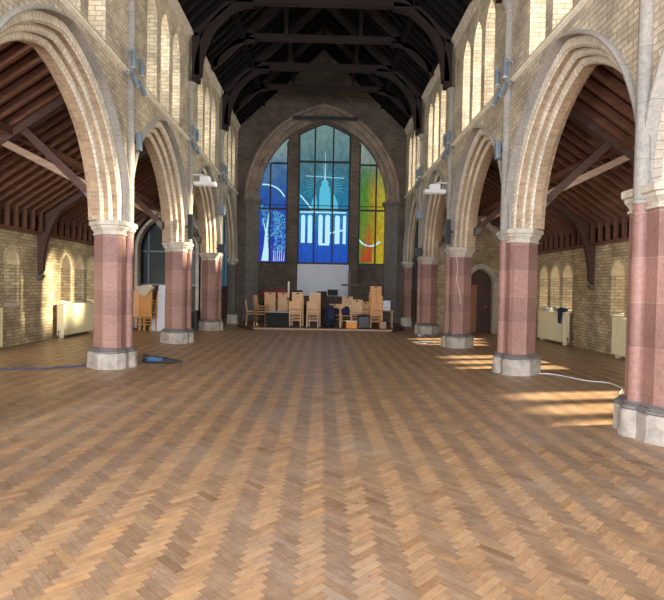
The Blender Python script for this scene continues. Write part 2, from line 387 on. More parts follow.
def wall_strips(mb, u0, u1, z0, z1, ops, near, far, ends=True):
    """wall between u0,u1 / z0,z1 with pointed openings; ops: (centre, a, R, t, sill, spring). near/far map (u,z)->xyz"""
    br = {u0, u1}
    spans = []
    for (c, a, R, t, sill, spr) in ops:
        h = a + t; spans.append((c-h, c+h, c, a, R, t, sill, spr))
        for x, _ in arch_pts(a, R, t): 
            if u0 < c+x < u1: br.add(round(c+x, 6))
    br = sorted(br)
    for ua, ub in zip(br, br[1:]):
        if ub-ua < 1e-5: continue
        mid = (ua+ub)/2; hit = None
        for s in spans:
            if s[0] < mid < s[1]: hit = s
        if hit:
            _, _, c, a, R, t, sill, spr = hit
            ta, tb = spr+arch_z(ua-c, a, R, t), spr+arch_z(ub-c, a, R, t)
            segs = [((ta, tb), (z1, z1))]
            if sill > z0 + 1e-4: segs.append(((z0, z0), (sill, sill)))
            for f in (near, far):
                for (la, lb), (ha, hb) in segs: mb.quad(f(ua, la), f(ub, lb), f(ub, hb), f(ua, ha))
            mb.quad(near(ua, ta), near(ub, tb), far(ub, tb), far(ua, ta))
            if sill > z0 + 1e-4: mb.quad(near(ua, sill), near(ub, sill), far(ub, sill), far(ua, sill))
        else:
            for f in (near, far): mb.quad(f(ua, z0), f(ub, z0), f(ub, z1), f(ua, z1))
            mb.quad(near(ua, z0), near(ub, z0), far(ub, z0), far(ua, z0))
        mb.quad(near(ua, z1), near(ub, z1), far(ub, z1), far(ua, z1))
    for (l, r, c, a, R, t, sill, spr) in spans:
        for u in (l, r):
            if u0 < u < u1 and spr > sill: mb.quad(near(u, sill), near(u, spr), far(u, spr), far(u, sill))
    if ends:
        for u in (u0, u1): mb.quad(near(u, z0), near(u, z1), far(u, z1), far(u, z0))

def sweep_arch(profile, a, R, place, n=18, legs=0.0):
    """sweep a closed (t, depth) profile round a pointed arch; UV = (arc length, across)"""
    bm = bmesh.new(); uvl = bm.loops.layers.uv.new('UVMap')
    rows = [arch_pts(a, R, t, n) for t, _ in profile]
    if legs:
        rows = [[(r[0][0], -legs)] + r + [(r[-1][0], -legs)] for r in rows]
    m = len(rows[0]); P = len(profile)
    mid = rows[0]; s = [0]
    for i in range(1, m): s.append(s[-1] + math.hypot(mid[i][0]-mid[i-1][0], mid[i][1]-mid[i-1][1]))
    acc = [0]
    for i in range(1, P+1):
        p, q = profile[i-1], profile[i % P]; acc.append(acc[-1] + math.hypot(p[0]-q[0], p[1]-q[1]))
    vs = [[bm.verts.new(place(rows[j][i][0], rows[j][i][1], profile[j][1])) for i in range(m)] for j in range(P)]
    for j in range(P):
        k = (j+1) % P
        for i in range(m-1):
            f = bm.faces.new([vs[j][i], vs[j][i+1], vs[k][i+1], vs[k][i]])
            for l, uv in zip(f.loops, ((s[i], acc[j]), (s[i+1], acc[j]), (s[i+1], acc[j+1]), (s[i], acc[j+1]))): l[uvl].uv = uv
    bm.faces.new([vs[j][0] for j in range(P)]); bm.faces.new([vs[j][-1] for j in range(P)][::-1])
    mb = MB(); mb.bm.free(); mb.bm = bm
    return mb

# ------------------------------------------------------------------ floor
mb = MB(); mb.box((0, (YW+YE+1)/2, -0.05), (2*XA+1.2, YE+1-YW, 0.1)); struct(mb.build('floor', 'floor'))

# ------------------------------------------------------------------ arcade walls with clerestory
LW, LP, LR = 0.33, 0.93, 0.62                                   # clerestory lancet half width, pitch, radius
mids = [(a+b)/2 for a, b in zip(PY, PY[1:])] + [(PY[-1]+YE)/2]
MIDS = {q: [(a+b)/2 for a, b in zip(PYS[q], PYS[q][1:])] + [(PYS[q][-1]+YE)/2-.05] for q in PYS}
MIDA = {q: [(b-a)/2-HD-.04 for a, b in zip(PYS[q], PYS[q][1:])] + [(YE-PYS[q][-1])/2-.40] for q in PYS}
def rad_for(a): return (a*a + 2.28**2)/(2*a)                     # every arch rises to about the same height
def arcade_wall(s, name):
    near = lambda u, z: (s*XW, u, z); far = lambda u, z: (s*XB, u, z)
    mb = MB()
    ops = [(c, a, rad_for(a), 0.38, ZS, ZS) for c, a in zip(MIDS[s], MIDA[s])]
    wall_strips(mb, PY[0], YE, ZS, ZSTR-0.05, ops, near, far)
    ops2 = [(c+k*LP, LW, LR, 0, 5.78, 7.45) for c in MIDS[s] for k in (-1, 0, 1)]
    wall_strips(mb, PY[0], YE, ZSTR-0.05, ZCOR+0.1, ops2, near, far)
    return struct(mb.build(name, 'brick'))
wl = arcade_wall(-1, 'wall_left'); wr = arcade_wall(1, 'wall_right')

def lancet_window(name, c, a, R, sill, spr, place, label_bars=True):
    """glazed lancet: glass pane in an iron frame; place(u,z,d) maps to world"""
    outline = [(-a, sill-spr)] + arch_pts(a, R, 0, 10) + [(a, sill-spr)]
    g = MB(); g.loft([[place(c+x, spr+z, -0.006) for x, z in outline], [place(c+x, spr+z, 0.006) for x, z in outline]])
    g = struct(g.build(name, 'clear'))
    f = MB()
    for z in [sill + (spr-sill)*k/4 for k in range(1, 5)]:
        f.prism([(-a, -0.012), (a, -0.012), (a, 0.012), (-a, 0.012)], lambda x, y, z=z: place(c+x, z+y, -0.012), lambda x, y, z=z: place(c+x, z+y, 0.012))
    f.prism([(-0.01, sill-spr), (0.01, sill-spr), (0.01, arch_z(0, a, R)), (-0.01, arch_z(0, a, R))], lambda x, y: place(c+x, spr+y, -0.011), lambda x, y: place(c+x, spr+y, 0.011))
    f.build('glazing_bar', 'lead', g)
    return g
wn = 2
for s in (-1, 1):
    for c in MIDS[s][1:]:
        for k in (-1, 0, 1):
            lancet_window('window_%d' % wn, c+k*LP, LW, LR, 5.78, 7.45, lambda u, z, d, s=s: (s*(XB-0.07)+d, u, z)); wn += 1

# arcade arches
SIDE = {-1: 'left', 1: 'right'}
ORD = ['behind the camera', 'nearest the camera', 'second from the camera', 'third from the camera', 'fourth from the camera, beside the chancel']
ring_prof = [(0, .52), (0, .37), (.030, .335), (.11, .325), (.11, .25), (.140, .22), (.22, .21), (.22, .125), (.25, .09), (.375, .08), (.375, .02),
             (.38, .05), (.41, .10), (.41, .64), (.12, .64), (.11, .52)]
hood_prof = [(.372, .08), (.372, -.03), (.385, -.065), (.41, -.07), (.435, -.04), (.44, .02)]
def arcade_arch(s, i):
    c = MIDS[s][i]; ca = MIDA[s][i]; cr = rad_for(ca)
    place = lambda x, z, d: (s*(XW+d), x, ZS+z)
    t = thing('pointed_arch', 'cream moulded brick arch of the %s arcade, %s' % (SIDE[s], ORD[min(max(i-1, 0), 4)] if i else ''), 'arch', (0, c, 0), group=None)
    r = sweep_arch(ring_prof, ca, cr, place).build('arch_ring', 'voussoir', t, smooth=25)
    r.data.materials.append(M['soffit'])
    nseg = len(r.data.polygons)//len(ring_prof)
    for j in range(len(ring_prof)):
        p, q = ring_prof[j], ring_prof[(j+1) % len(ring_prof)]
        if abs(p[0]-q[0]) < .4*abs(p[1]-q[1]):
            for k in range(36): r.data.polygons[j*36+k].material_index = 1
    h = sweep_arch(hood_prof, ca, cr, place).build('hood_mould', 'grey_stone', t, smooth=40)
    return t
for s in (-1, 1):
    for i in range(1, 6): 
        t = arcade_arch(s, i)
        t['label'] = 'moulded brick arch of the %s arcade, %s' % (SIDE[s], ['nearest, mostly beside the camera', 'first one seen whole', 'second one seen whole', 'third one seen whole', 'last one, beside the chancel'][i-1])

# string courses and cornices
tn = 1
for s in (-1, 1):
    mb = MB(); prof = [(0.02, -.045), (-.03, -.02), (-.06, 0), (-.06, .03), (-.02, .05), (0.02, .055)]
    mb.prism(prof, lambda x, z: (s*(XW+x), PY[0], ZSTR+z), lambda x, z: (s*(XW+x), YE, ZSTR+z))
    struct(mb.build('trim_%d' % tn, 'string')); tn += 1
    mb = MB(); prof = [(0.02, -.12), (-.04, -.08), (-.05, 0), (-.12, .05), (-.12, .12), (0.02, .12)]
    mb.prism(prof, lambda x, z: (s*(XW+x), PY[0], ZCOR+z), lambda x, z: (s*(XW+x), YE, ZCOR+z))
    struct(mb.build('trim_%d' % tn, 'stone')); tn += 1

# ------------------------------------------------------------------ piers
def plan(o):
    k = 0.4142
    half = [(0-o, .27+o*k), (.05-o*k, HD+o), (.32+o*k, HD+o), (.60+o, .09+o*k)]
    return [(u, -v) for u, v in half] + [(u, v) for u, v in half[::-1]]
def pier(s, y, label):
    t = thing('pier', label, 'pier', (s*XW, y, 0))
    W = lambda o, z: [(s*u, v, z) for u, v in plan(o)]
    mb = MB(); mb.loft([W(.11, 0), W(.11, .05), W(.10, .07), W(.10, .27), W(.07, .30), W(.02, .30)]); mb.build('base', 'base_stone', t)
    mb = MB(); mb.loft([W(.06, .298), W(.10, .315), W(.10, .335), W(.05, .355), W(.06, .375), W(.0, .395)]); mb.build('base_moulding', 'moulding', t)
    mb = MB(); mb.loft([W(0, .39), W(0, 2.54)]); mb.build('shaft', 'sandstone', t)
    mb = MB(); mb.loft([W(.0, 2.53), W(.025, 2.535), W(.025, 2.56), W(.005, 2.575), W(.01, 2.60), W(.045, 2.65), W(.055, 2.655), W(.055, 2.70), W(.085, 2.71), W(.09, 2.78), W(.075, 2.80)])
    mb.build('capital', 'stone', t)
    # wall shaft
    cx = -.035*s
    mb = MB(); mb.lathe([(.17, .0), (.17, .05), (.16, .07), (.155, .26), (.13, .30)], (cx, 0, 0), 16); mb.build('shaft_base', 'base_stone', t, 30)
    mb = MB(); mb.lathe([(.13, .30), (.15, .32), (.14, .34), (.10, .355), (.12, .375), (.09, .395)], (cx, 0, 0), 16); mb.build('shaft_base_ring', 'moulding', t, 30)
    mb = MB(); mb.lathe([(.082, .39), (.082, 2.60)], (cx, 0, 0), 16); mb.build('shaft_lower', 'sandstone', t, 30)
    mb = MB(); mb.lathe([(.082, 2.60), (.095, 2.61), (.098, 2.64), (.082, 2.65), (.080, 7.0), (.10, 7.02), (.10, 7.05), (.085, 7.07), (.12, 7.16), (.16, 7.20), (.16, 7.25), (.14, 7.27)], (cx, 0, 0), 16)
    mb.build('shaft_upper', 'grey_stone', t, 30)
    return t
PL = {2: 'cut off by the view edge', 3: 'nearest one seen whole', 4: 'second one seen whole', 5: 'farthest of its row'}
for s in (-1, 1):
    for i, y in enumerate(PYS[s]):
        if i < 1: continue
        lab = 'red sandstone pier of the %s arcade, %s' % (SIDE[s], PL.get(i, 'beside the camera'))
        if s == -1 and i == 2: lab = 'red sandstone pier of the left arcade, just beyond the left edge of the view'
        pier(s, y, lab)
# responds at the chancel wall
for s in (-1, 1):
    t = thing('respond', '%s half pier against the chancel wall on the %s' % ('red sandstone' if s > 0 else 'dim grey stone', SIDE[s]), 'pier', (s*XW, YE-.02, 0))
    W = lambda o, z: [(s*(u), v, z) for u, v in ((-.02-o, 0), (-.02-o, -.30-o), (.1, -.42-o), (.45+o, -.42-o), (.62+o, -.28), (.62+o, 0))]
    MB().loft([W(.12, 0), W(.12, .3), W(.04, .38)]).build('base', 'stone', t)
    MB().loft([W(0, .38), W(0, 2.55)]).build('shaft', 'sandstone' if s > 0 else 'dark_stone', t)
    MB().loft([W(0, 2.55), W(.03, 2.6), W(.1, 2.7), W(.12, 2.8)]).build('capital', 'stone', t)

# ------------------------------------------------------------------ aisle walls
AW, AP, AR = 0.31, 0.86, 0.42
acent = [c-0.18 for c in mids]
TH = 0.62
def aisle_wall(s, name):
    near = lambda u, z: (s*XA, u, z); far = lambda u, z: (s*(XA+TH), u, z)
    mb = MB(); ops = [(c+k*AP, AW, AR, 0, 1.0, 2.07) for c in acent[:-1] for k in (-1, 0, 1)]
    wall_strips(mb, PY[0], YE, 0, 2.92, ops, near, far)
    return struct(mb.build(name, 'aisle_brick'))
aisle_wall(-1, 'wall_left_aisle'); aisle_wall(1, 'wall_right_aisle')
for s in (-1, 1):
    for c in acent[1:-1]:
        for k in (-1, 0, 1):
            g = lancet_window('window_%d' % wn, c+k*AP, AW, AR, 1.0, 2.07, lambda u, z, d, s=s: (s*(XA+TH-.06)+d, u, z)); wn += 1
            # sloping stone sill
            q = MB(); u0, u1 = c+k*AP-AW, c+k*AP+AW
            q.loft([[(s*(XA-.02), u, 1.0), (s*(XA-.02), u, 1.03), (s*(XA+TH-.08), u, 1.14), (s*(XA+TH-.08), u, 1.0)] for u in (u0+.005, u1-.005)])
            q.build('sill', 'stone', g)
            sweep_arch([(-.012, .30), (-.012, -.012), (.07, -.012), (.07, .05)], AW, AR, lambda x, z, d, s=s, u=c+k*AP: (s*(XA+d), u+x, 2.07+z), 10).build('arch_head', 'sill_stone', g, 30)

# west end: gable wall with the large window opening behind the camera
near = lambda u, z: (u, PY[0], z); far = lambda u, z: (u, PY[0]-.4, z)
mb = MB(); wall_strips(mb, -XA-TH, XA+TH, 0, 13.0, [(0, 2.9, 3.6, 0, 1.2, 5.4), (-5.8, .8, 1.0, 0, 1.0, 2.4), (5.8, .8, 1.0, 0, 1.0, 2.4)], near, far)
struct(mb.build('wall_back', 'brick'))

# ------------------------------------------------------------------ aisle roofs
def azr(X): return 3.35 + 0.68*(7.6-X)                           # underside of rafters at |X|
for s in (-1, 1):
    mb = MB(); zo = .16
    pr = [(4.29, azr(4.29)+zo), (8.25, azr(8.25)+zo), (8.25, azr(8.25)+zo+.1), (4.29, azr(4.29)+zo+.1)]
    mb.prism(pr, lambda x, z: (s*x, PY[0]-.4, z), lambda x, z: (s*x, YE+.5, z))
    # closing board above the wall plate
    mb.prism([(XA+.05, 2.92), (XA+TH, 2.92), (XA+TH, azr(XA+TH)+zo+.01), (XA+.05, azr(XA+.05)+zo+.01)], lambda x, z: (s*x, PY[0], z), lambda x, z: (s*x, YE, z))
    ce = struct(mb.build('ceiling_%s_aisle' % SIDE[s], 'aisle_board'))
    # wall plate
    MB().box((s*(XA-.02), (PY[0]+YE)/2, 2.95), (.20, YE-PY[0], .07)).build('wall_plate', 'aisle_timber', ce)
    r = MB(); r.bar((s*7.68, 0, azr(7.68)+.08), (s*4.30, 0, azr(4.30)+.08), .075, .16)
    r.bar((s*7.45, 0, 2.98), (s*7.45, 0, azr(7.45)+.05), .075, .09)
    r0 = r.build('rafter', 'aisle_timber', ce)
    y = 2.6; first = True; 
    while y < YE:
        o = r0 if first else r0.copy()
        if not first: C.objects.link(o); o.parent = ce
        first = False; o.location.y = y; y += .37
    # purlin
    MB().bar((s*5.9, PY[0], azr(5.9)-.03), (s*5.9, YE, azr(5.9)-.03), .14, .14, (1, 0, 0)).build('purlin', 'aisle_timber', ce)
AORD = {1: 'out beside the camera', 2: 'behind the pier at the view edge', 3: 'behind the nearest whole pier', 4: 'behind the second whole pier', 5: 'farthest, by the end wall'}
TYA = [-3, 1.4, 5.6, 10.15, 14.35, 18.8]
def aisle_truss(s, i):
    y = TYA[i]
    t = thing('aisle_truss', 'red-brown timber truss in the %s aisle roof, %s' % (SIDE[s], AORD[i]), 'roof truss', (0, y, 0))
    MB().bar((s*7.60, 0, azr(7.60)-.02), (s*4.30, 0, azr(4.30)-.02), .17, .26).build('principal_rafter', 'truss', t)
    MB().bar((s*4.38, 0, 3.32), (s*5.73, 0, 4.60), .12, .15).build('strut', 'truss', t)
    MB().bar((s*4.46, 0, 3.50), (s*6.15, 0, 4.33), .11, .13).build('strut', 'strut', t)
    # curved wall bracket
    c = []
    for k in range(11):
        th = k/10; x = 7.50 - 1.25*(1-math.cos(th*PI/2)); z = 1.95 + 2.05*math.sin(th*PI/2); c.append((x, z))
    outer = [(7.64, 1.80), (7.64, azr(7.64)-.05), (6.0, azr(6.0)-.08)]
    poly = c[::-1]
    pts = outer + poly
    MB().prism(pts, lambda x, z: (s*x, -.065, z), lambda x, z: (s*x, .065, z)).build('curved_bracket', 'truss', t)
    MB().loft([[(s*(XA-.005-d*0), -hw, z), (s*(XA-.005-d), -hw, z), (s*(XA-.005-d), hw, z), (s*(XA-.005), hw, z)] for z, d, hw in ((1.66, .03, .05), (1.72, .10, .09), (1.82, .15, .10))]).build('corbel', 'dark_stone', t)
    MB().loft([[(s*4.28, -hw, z), (s*(4.28+d), -hw, z), (s*(4.28+d), hw, z), (s*4.28, hw, z)] for z, d, hw in ((3.12, .03, .05), (3.2, .12, .09), (3.34, .2, .11))]).build('corbel', 'dark_stone', t)
for s in (-1, 1):
    for i in (1, 2, 3, 4, 5): aisle_truss(s, i)

# ------------------------------------------------------------------ nave roof
SL = 1.08
def nz(X): return 8.62 + SL*(3.62-X)*0.87                         # underside of rafters
ZC = 9.6
ridge = nz(0)
mb = MB()
for s in (-1, 1):
    mb.prism([(4.40, nz(4.40)+.16), (0, nz(0)+.16), (0, nz(0)+.28), (4.40, nz(4.40)+.28)], lambda x, z: (s*x, PY[0]-.4, z), lambda x, z: (s*x, YE+1, z))
    mb.prism([(XW+.02, ZCOR+.1), (XB, ZCOR+.1), (XB, nz(XB)+.17), (XW+.02, nz(XW)+.17)], lambda x, z: (s*x, PY[0], z), lambda x, z: (s*x, YE, z))
ce = struct(mb.build('ceiling', 'roof_board'))
for s in (-1, 1):
    r = MB(); r.bar((s*3.9, 0, nz(3.9)+.08), (s*0.02, 0, nz(0.02)+.08), .08, .15); r0 = r.build('rafter', 'rafter_timber', ce)
    y = 4.0; first = True
    while y < YE:
        o = r0 if first else r0.copy()
        if not first: C.objects.link(o); o.parent = ce
        first = False; o.location.y = y; y += .42
    MB().bar((s*2.6, PY[0], nz(2.6)), (s*2.6, YE, nz(2.6)), .16, .16, (1, 0, 0)).build('purlin', 'rafter_timber', ce)
    MB().bar((s*1.3, PY[0], nz(1.3)), (s*1.3, YE, nz(1.3)), .16, .16, (1, 0, 0)).build('purlin', 'rafter_timber', ce)
def band(cl, wd):
    """closed outline around a centre line (x,z) of given width"""
    a, b = [], []
    for i, p in enumerate(cl):
        q0, q1 = cl[max(i-1, 0)], cl[min(i+1, len(cl)-1)]; dx, dz = q1[0]-q0[0], q1[1]-q0[1]; l = math.hypot(dx, dz)
        nx, nzz = -dz/l*wd/2, dx/l*wd/2; a.append((p[0]+nx, p[1]+nzz)); b.append((p[0]-nx, p[1]-nzz))
    return a, b
def strip_solid(mb, a, b, f0, f1):
    for i in range(len(a)-1):
        q = [a[i], a[i+1], b[i+1], b[i]]; mb.prism(q, f0, f1)
def nave_truss(y, main, label):
    t = thing('roof_truss', label, 'roof truss', (0, y, 0))
    hw = .10 if main else .075
    MB().bar((-2.5, 0, ZC), (2.5, 0, ZC), .2 if main else .15, .24 if main else .2).build('collar_beam', 'roof_timber', t)
    for s in (-1, 1):
        MB().bar((s*3.62, 0, nz(3.62)-.03), (s*.03, 0, nz(.03)-.03), .2 if main else .15, .26).build('principal_rafter', 'roof_timber', t)
        if main:
            MB().box((s*3.52, 0, (7.27+8.6)/2), (.22, .2, 8.62-7.27)).build('wall_post', 'roof_timber', t)
            p0, p1, bl = (3.46, 7.45), (1.95, ZC-.1), .42
        else:
            p0, p1, bl = (3.45, 8.62), (2.2, ZC-.1), .12
        cl = []
        for k in range(13):
            th = k/12*PI/2
            # quarter-ellipse rising steeply from the post then flattening into the collar
            cl.append((s*(p0[0]-(p0[0]-p1[0])*(1-math.cos(th))), p0[1]+(p1[1]-p0[1])*math.sin(th)))
        a, b = band(cl, .20 if main else .15)
        mb = MB(); strip_solid(mb, a, b, lambda x, z: (x, -hw, z), lambda x, z: (x, hw, z)); mb.build('curved_brace', 'roof_timber', t)
    for s in (-1, 1):
        MB().bar((s*1.2, 0, ZC+.1), (s*1.2, 0, nz(1.2)-.05), .12, .12).build('queen_strut', 'roof_timber', t)
TL = ['nearest the camera', 'second from the camera', 'third from the camera, above the middle piers', 'fourth from the camera, above the farthest piers']
k = 0
for i in range(2, 6): nave_truss(PY[i], True, 'black nave roof truss on tall wall posts, %s' % TL[k]); k += 1
TL2 = ['nearest the camera', 'second from the camera', 'third from the camera', 'last before the chancel wall']
for k, c in enumerate(mids[2:]): nave_truss(c, False, 'slim black roof truss resting on the cornice, %s' % TL2[k])

# ------------------------------------------------------------------ east (chancel) wall, arch and window
CA, CR, CT = 2.84, 3.72, 0.62
ZCS = 5.45
near = lambda u, z: (u, YE, z); far = lambda u, z: (u, YE+.55, z)
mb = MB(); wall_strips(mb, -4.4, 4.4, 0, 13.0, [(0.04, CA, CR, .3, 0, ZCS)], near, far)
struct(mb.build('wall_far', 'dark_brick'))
t = thing('chancel_arch', 'large dim stone arch framing the stained glass on the end wall', 'arch', (0, YE, 0))
place = lambda x, z, d: (0.04+x, d, ZCS+z)
cprof = [(0, .5), (0, .22), (.05, .16), (.16, .14), (.18, .06), (.22, .0), (.40, -.02), (.42, -.10), (.52, -.13), (.58, -.10), (.60, -.02), (.62, .02), (.62, .1), (.3, .5)]
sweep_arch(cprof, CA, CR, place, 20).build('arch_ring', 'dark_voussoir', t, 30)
for s in (-1, 1):
    f = lambda o, z: [(0.04+s*x, yy, z) for x, yy in ((CA-.04-o, .5), (CA-.04-o, .16-o), (CA+.16, .0-o), (CA+.5+o, -.04-o), (CA+.5+o, .1), (CA+.3, .5))]
    MB().loft([f(.08, 0), f(.08, .35), f(0, .42), f(0, ZCS-.3)]).build('jamb', 'dark_stone', t)
    MB().loft([f(0, ZCS-.3), f(.03, ZCS-.26), f(.02, ZCS-.2), f(.11, ZCS-.08), f(.12, ZCS), f(.1, ZCS)]).build('capital', 'dark_stone', t)
# wall behind, carrying the window: brick apron and two brick mullions
YB = YE+.42
def head(x): return 8.95 - .42*abs(x-.11)**1.25
wx = [(-2.86, -1.50), (-1.06, 1.28), (1.66, 2.94)]
mb = MB()
mb.box((0.04, YB+.2, 1.33), (5.9, .3, 2.66)); mb.prism([(-1.2, 8.3)] + [(-1.06+2.34*k/12, head(-1.06+2.34*k/12)) for k in range(13)] + [(1.4, 8.3), (1.4, 9.6), (-1.2, 9.6)], lambda x, z: (x, YB+.05, z), lambda x, z: (x, YB+.3, z)) 
for x0, x1 in ((-1.50, -1.06), (1.28, 1.66)):
    mb.box(((x0+x1)/2, YB+.12, 5.3), (x1-x0, .5, 10.6))
struct(mb.build('wall_far_window', 'dark_brick'))
def art_top(x):
    return ZCS + arch_z(x-0.04, CA, CR, 0.05)
def clip_panel(x0, x1, zt):
    """glass outline under the arch"""
    n = 10; top = [(x0+(x1-x0)*k/n) for k in range(n+1)]
    return [(x0, 2.66)] + [(x, min(zt(x), art_top(x)) ) for x in top] + [(x1, 2.66)]
YG = YB+.12
g = MB(); cpts = clip_panel(-1.06, 1.28, head)
g.prism(cpts, lambda x, z: (x, YG, z), lambda x, z: (x, YG+.02, z))
win = struct(g.build('window_1', 'glass_mid'))
def wpart(name, mb, mat, smooth=None): return mb.build(name, mat, win, smooth)
g = MB(); g.prism(clip_panel(*wx[0], lambda x: 20), lambda x, z: (x, YG, z), lambda x, z: (x, YG+.02, z)); wpart('left_light', g, 'glass_left')
g = MB(); g.prism(clip_panel(*wx[2], lambda x: 20), lambda x, z: (x, YG, z), lambda x, z: (x, YG+.02, z)); wpart('right_light', g, 'glass_right')
# iron frame
f = MB()
def vb(x, z0, z1, wd=.07): f.box((x, YG-.03, (z0+z1)/2), (wd, .06, z1-z0))
def hb(x0, x1, z, wd=.07): f.box(((x0+x1)/2, YG-.03, z), (x1-x0, .05, wd))
for x in (-1.06+.035, 1.28-.035): vb(x, 2.66, 8.5)
for x in (-.32, .50): vb(x, 2.66, 8.85)
for z in (2.70, 5.12, 7.25): hb(-1.06, 1.28, z, .09)
for x, zt in ((-1.54, 8.1), (-2.30, 7.15)): vb(x, 2.66, zt)
for z, xl in ((2.70, -2.82), (5.12, -2.82), (7.15, -2.28)): hb(xl, -1.50, z, .08)
for x, zt in ((1.70, 8.1), (2.45, 7.2)): vb(x, 2.66, zt)
for z, xr in ((2.70, 2.92), (5.12, 2.92), (7.15, 2.45)): hb(1.66, xr, z, .08)
pp = [(x, head(x)) for x in [-1.06+2.34*k/12 for k in range(13)]]
a, b = band(pp, .08); strip_solid(f, a, b, lambda x, z: (x, YG-.05, z), lambda x, z: (x, YG, z))
wpart('iron_frame', f, 'lead')
hb2 = MB(); hb2.tube([(-2.7, YG-.12, 5.28), (2.8, YG-.12, 5.28)], .018, 6); wpart('tie_rod', hb2, 'lead')
# pieces of the design: thin glass let into the panes
def piece(name, polys, mat):
    m = MB()
    for p in polys: m.prism(p, lambda x, z: (x, YG-.012, z), lambda x, z: (x, YG-.001, z))
    return wpart(name, m, mat)
def rect(x0, x1, z0, z1): return [(x0, z0), (x1, z0), (x1, z1), (x0, z1)]
def lanc(x0, x1, z0, z1):
    c = (x0+x1)/2; h = (x1-x0)/2
    return [(x0, z0), (x1, z0), (x1, z1-h)] + [(c+h*math.cos(a), z1-h+h*math.sin(a)) for a in (PI*.25, PI*.5, PI*.75)] + [(x0, z1-h)]
def disc(cx, cz, r, n=14): return [(cx+r*math.cos(2*PI*k/n), cz+r*math.sin(2*PI*k/n)) for k in range(n)]
def line(p, q, w0, w1=None):
    w1 = w0 if w1 is None else w1
    d = Vector((q[0]-p[0], q[1]-p[1])).normalized(); n = Vector((-d.y, d.x))
    return [(p[0]+n.x*w0/2, p[1]+n.y*w0/2), (p[0]-n.x*w0/2, p[1]-n.y*w0/2), (q[0]-n.x*w1/2, q[1]-n.y*w1/2), (q[0]+n.x*w1/2, q[1]+n.y*w1/2)]
# colonnade, ring of light, dome and star
ps = [lanc(-.90, -.72, 3.62, 4.88), lanc(-.60, -.40, 3.62, 4.88), lanc(-.12, .07, 3.62, 4.9), lanc(.18, .40, 3.62, 4.9), lanc(.62, .84, 3.60, 4.88), lanc(.98, 1.12, 3.60, 4.88),
      line((-.95, 5.0), (1.12, 5.0), .06), line((.30, 4.05), (1.12, 4.25), .07), rect(-.1, .38, 3.52, 3.62)]
piece('colonnade_glass', ps, 'glow_white')
ps = [rect(-.10, .40, 5.0, 5.9), disc(.14, 6.02, .24), disc(.14, 6.3, .16)]
for s in (-1, 1):
    ps.append([(.14+s*.32, 5.05), (.14+s*.62, 5.05), (.14+s*.58, 5.45), (.14+s*.42, 5.85), (.14+s*.34, 5.5)])
piece('dome_glass', ps, 'glow_ice')
ps = [line((.14, 6.4), (.14, 7.65), .05, .012), line((-.72, 6.62), (1.0, 6.55), .022), line((-.95, 5.75), (-.35, 5.05), .06)]
piece('star_cross_glass', ps, 'glow_white')
ps = []
for k in range(22):
    th = PI*(-.15 + 1.3*k/21); r0, r1 = .42, .75+.3*(k % 3)/2
    ps.append(line((.14+r0*math.cos(th), 6.15+r0*math.sin(th)), (.14+r1*math.cos(th), 6.15+r1*math.sin(th)), .018, .006))
piece('ray_glass', ps, 'glow_ice')
# tree on the left light
rr = random.Random(3)
piece('tree_trunk_glass', [[(-2.66, 2.78), (-2.28, 2.78), (-2.36, 3.4), (-2.40, 4.2), (-2.5, 4.2), (-2.56, 3.4)], line((-2.45, 4.1), (-2.35, 4.9), .09, .03), line((-2.45, 3.9), (-2.62, 4.7), .06, .02)], 'glow_white')
ps = [line((-2.42, 3.7), (-1.75, 4.5), .05, .02)]
for k in range(420):
    th = rr.uniform(0, 2*PI); r = math.sqrt(rr.random()); x, z = -1.98+r*.50*math.cos(th), 4.05+r*.95*math.sin(th)
    if x > -1.56 or abs(x+2.2) < .06: continue
    ps.append(line((x, z), (x+rr.uniform(-.09, .09), z+rr.uniform(.02, .09)), .022, .010))
for k in range(90):
    x, z = rr.uniform(-2.74, -2.28), rr.uniform(4.3, 5.3)
    ps.append(line((x, z), (x+rr.uniform(-.08, .08), z+rr.uniform(.02, .09)), .022, .010))
piece('tree_crown_glass', ps, 'glow_tree')
arc = [(-2.55+.95*math.cos(th)-.0, 5.35+.85*math.sin(th)) for th in [PI*.12+PI*.42*k/10 for k in range(11)]]
arc = [p for p in arc if p[0] < -1.5]
a, b = band(arc, .06); piece('arc_glass', [[a[i], a[i+1], b[i+1], b[i]] for i in range(len(a)-1)], 'glow_white')
piece('reed_glass', [line((x, 2.78), (x+.02, 3.05+h), .035, .01) for x, h in ((-2.05, .15), (-1.95, .35), (-1.86, .2), (-1.76, .4), (-1.66, .2), (-2.12, .3))], 'glow_white')
# flames on the right light
piece('flame_glass', [line((x, 2.80), (x+.02, z), .10, .03) for x, z in ((1.92, 3.9), (2.02, 4.25), (2.12, 4.45), (2.2, 4.2), (1.84, 3.5), (2.26, 3.7), (2.45, 3.3))], 'glow_red')
arc = [(2.22+.60*math.cos(th), 4.15+.62*math.sin(th)) for th in [PI*1.12+PI*.82*k/10 for k in range(11)]]
arc = [p for p in arc if 1.66 < p[0] < 2.74]
a, b = band(arc, .07); piece('arc_glass', [[a[i], a[i+1], b[i+1], b[i]] for i in range(len(a)-1)], 'glow_white')
# blank white panel under the window
o = MB().box((0.12, YB-.02, 1.95), (2.30, .04, 1.42), bevel=.006).build('projection_screen', 'screen'); tag(o, 'blank white projection screen below the middle stained glass light', 'screen')
# plain black bar across the top of the arch
t = thing('black_bar', 'long black bar hung across the head of the chancel arch', 'lighting bar', (0.12, YE-.22, 8.95))
MB().box((0, 0, 0), (2.85, .10, .16), bevel=.01).build('rail', 'black', t)
for x in (-1.0, 0, 1.0): MB().box((x, .1, 0), (.06, .14, .06)).build('bracket', 'black', t)

# ------------------------------------------------------------------ aisle end walls
YA = 19.55
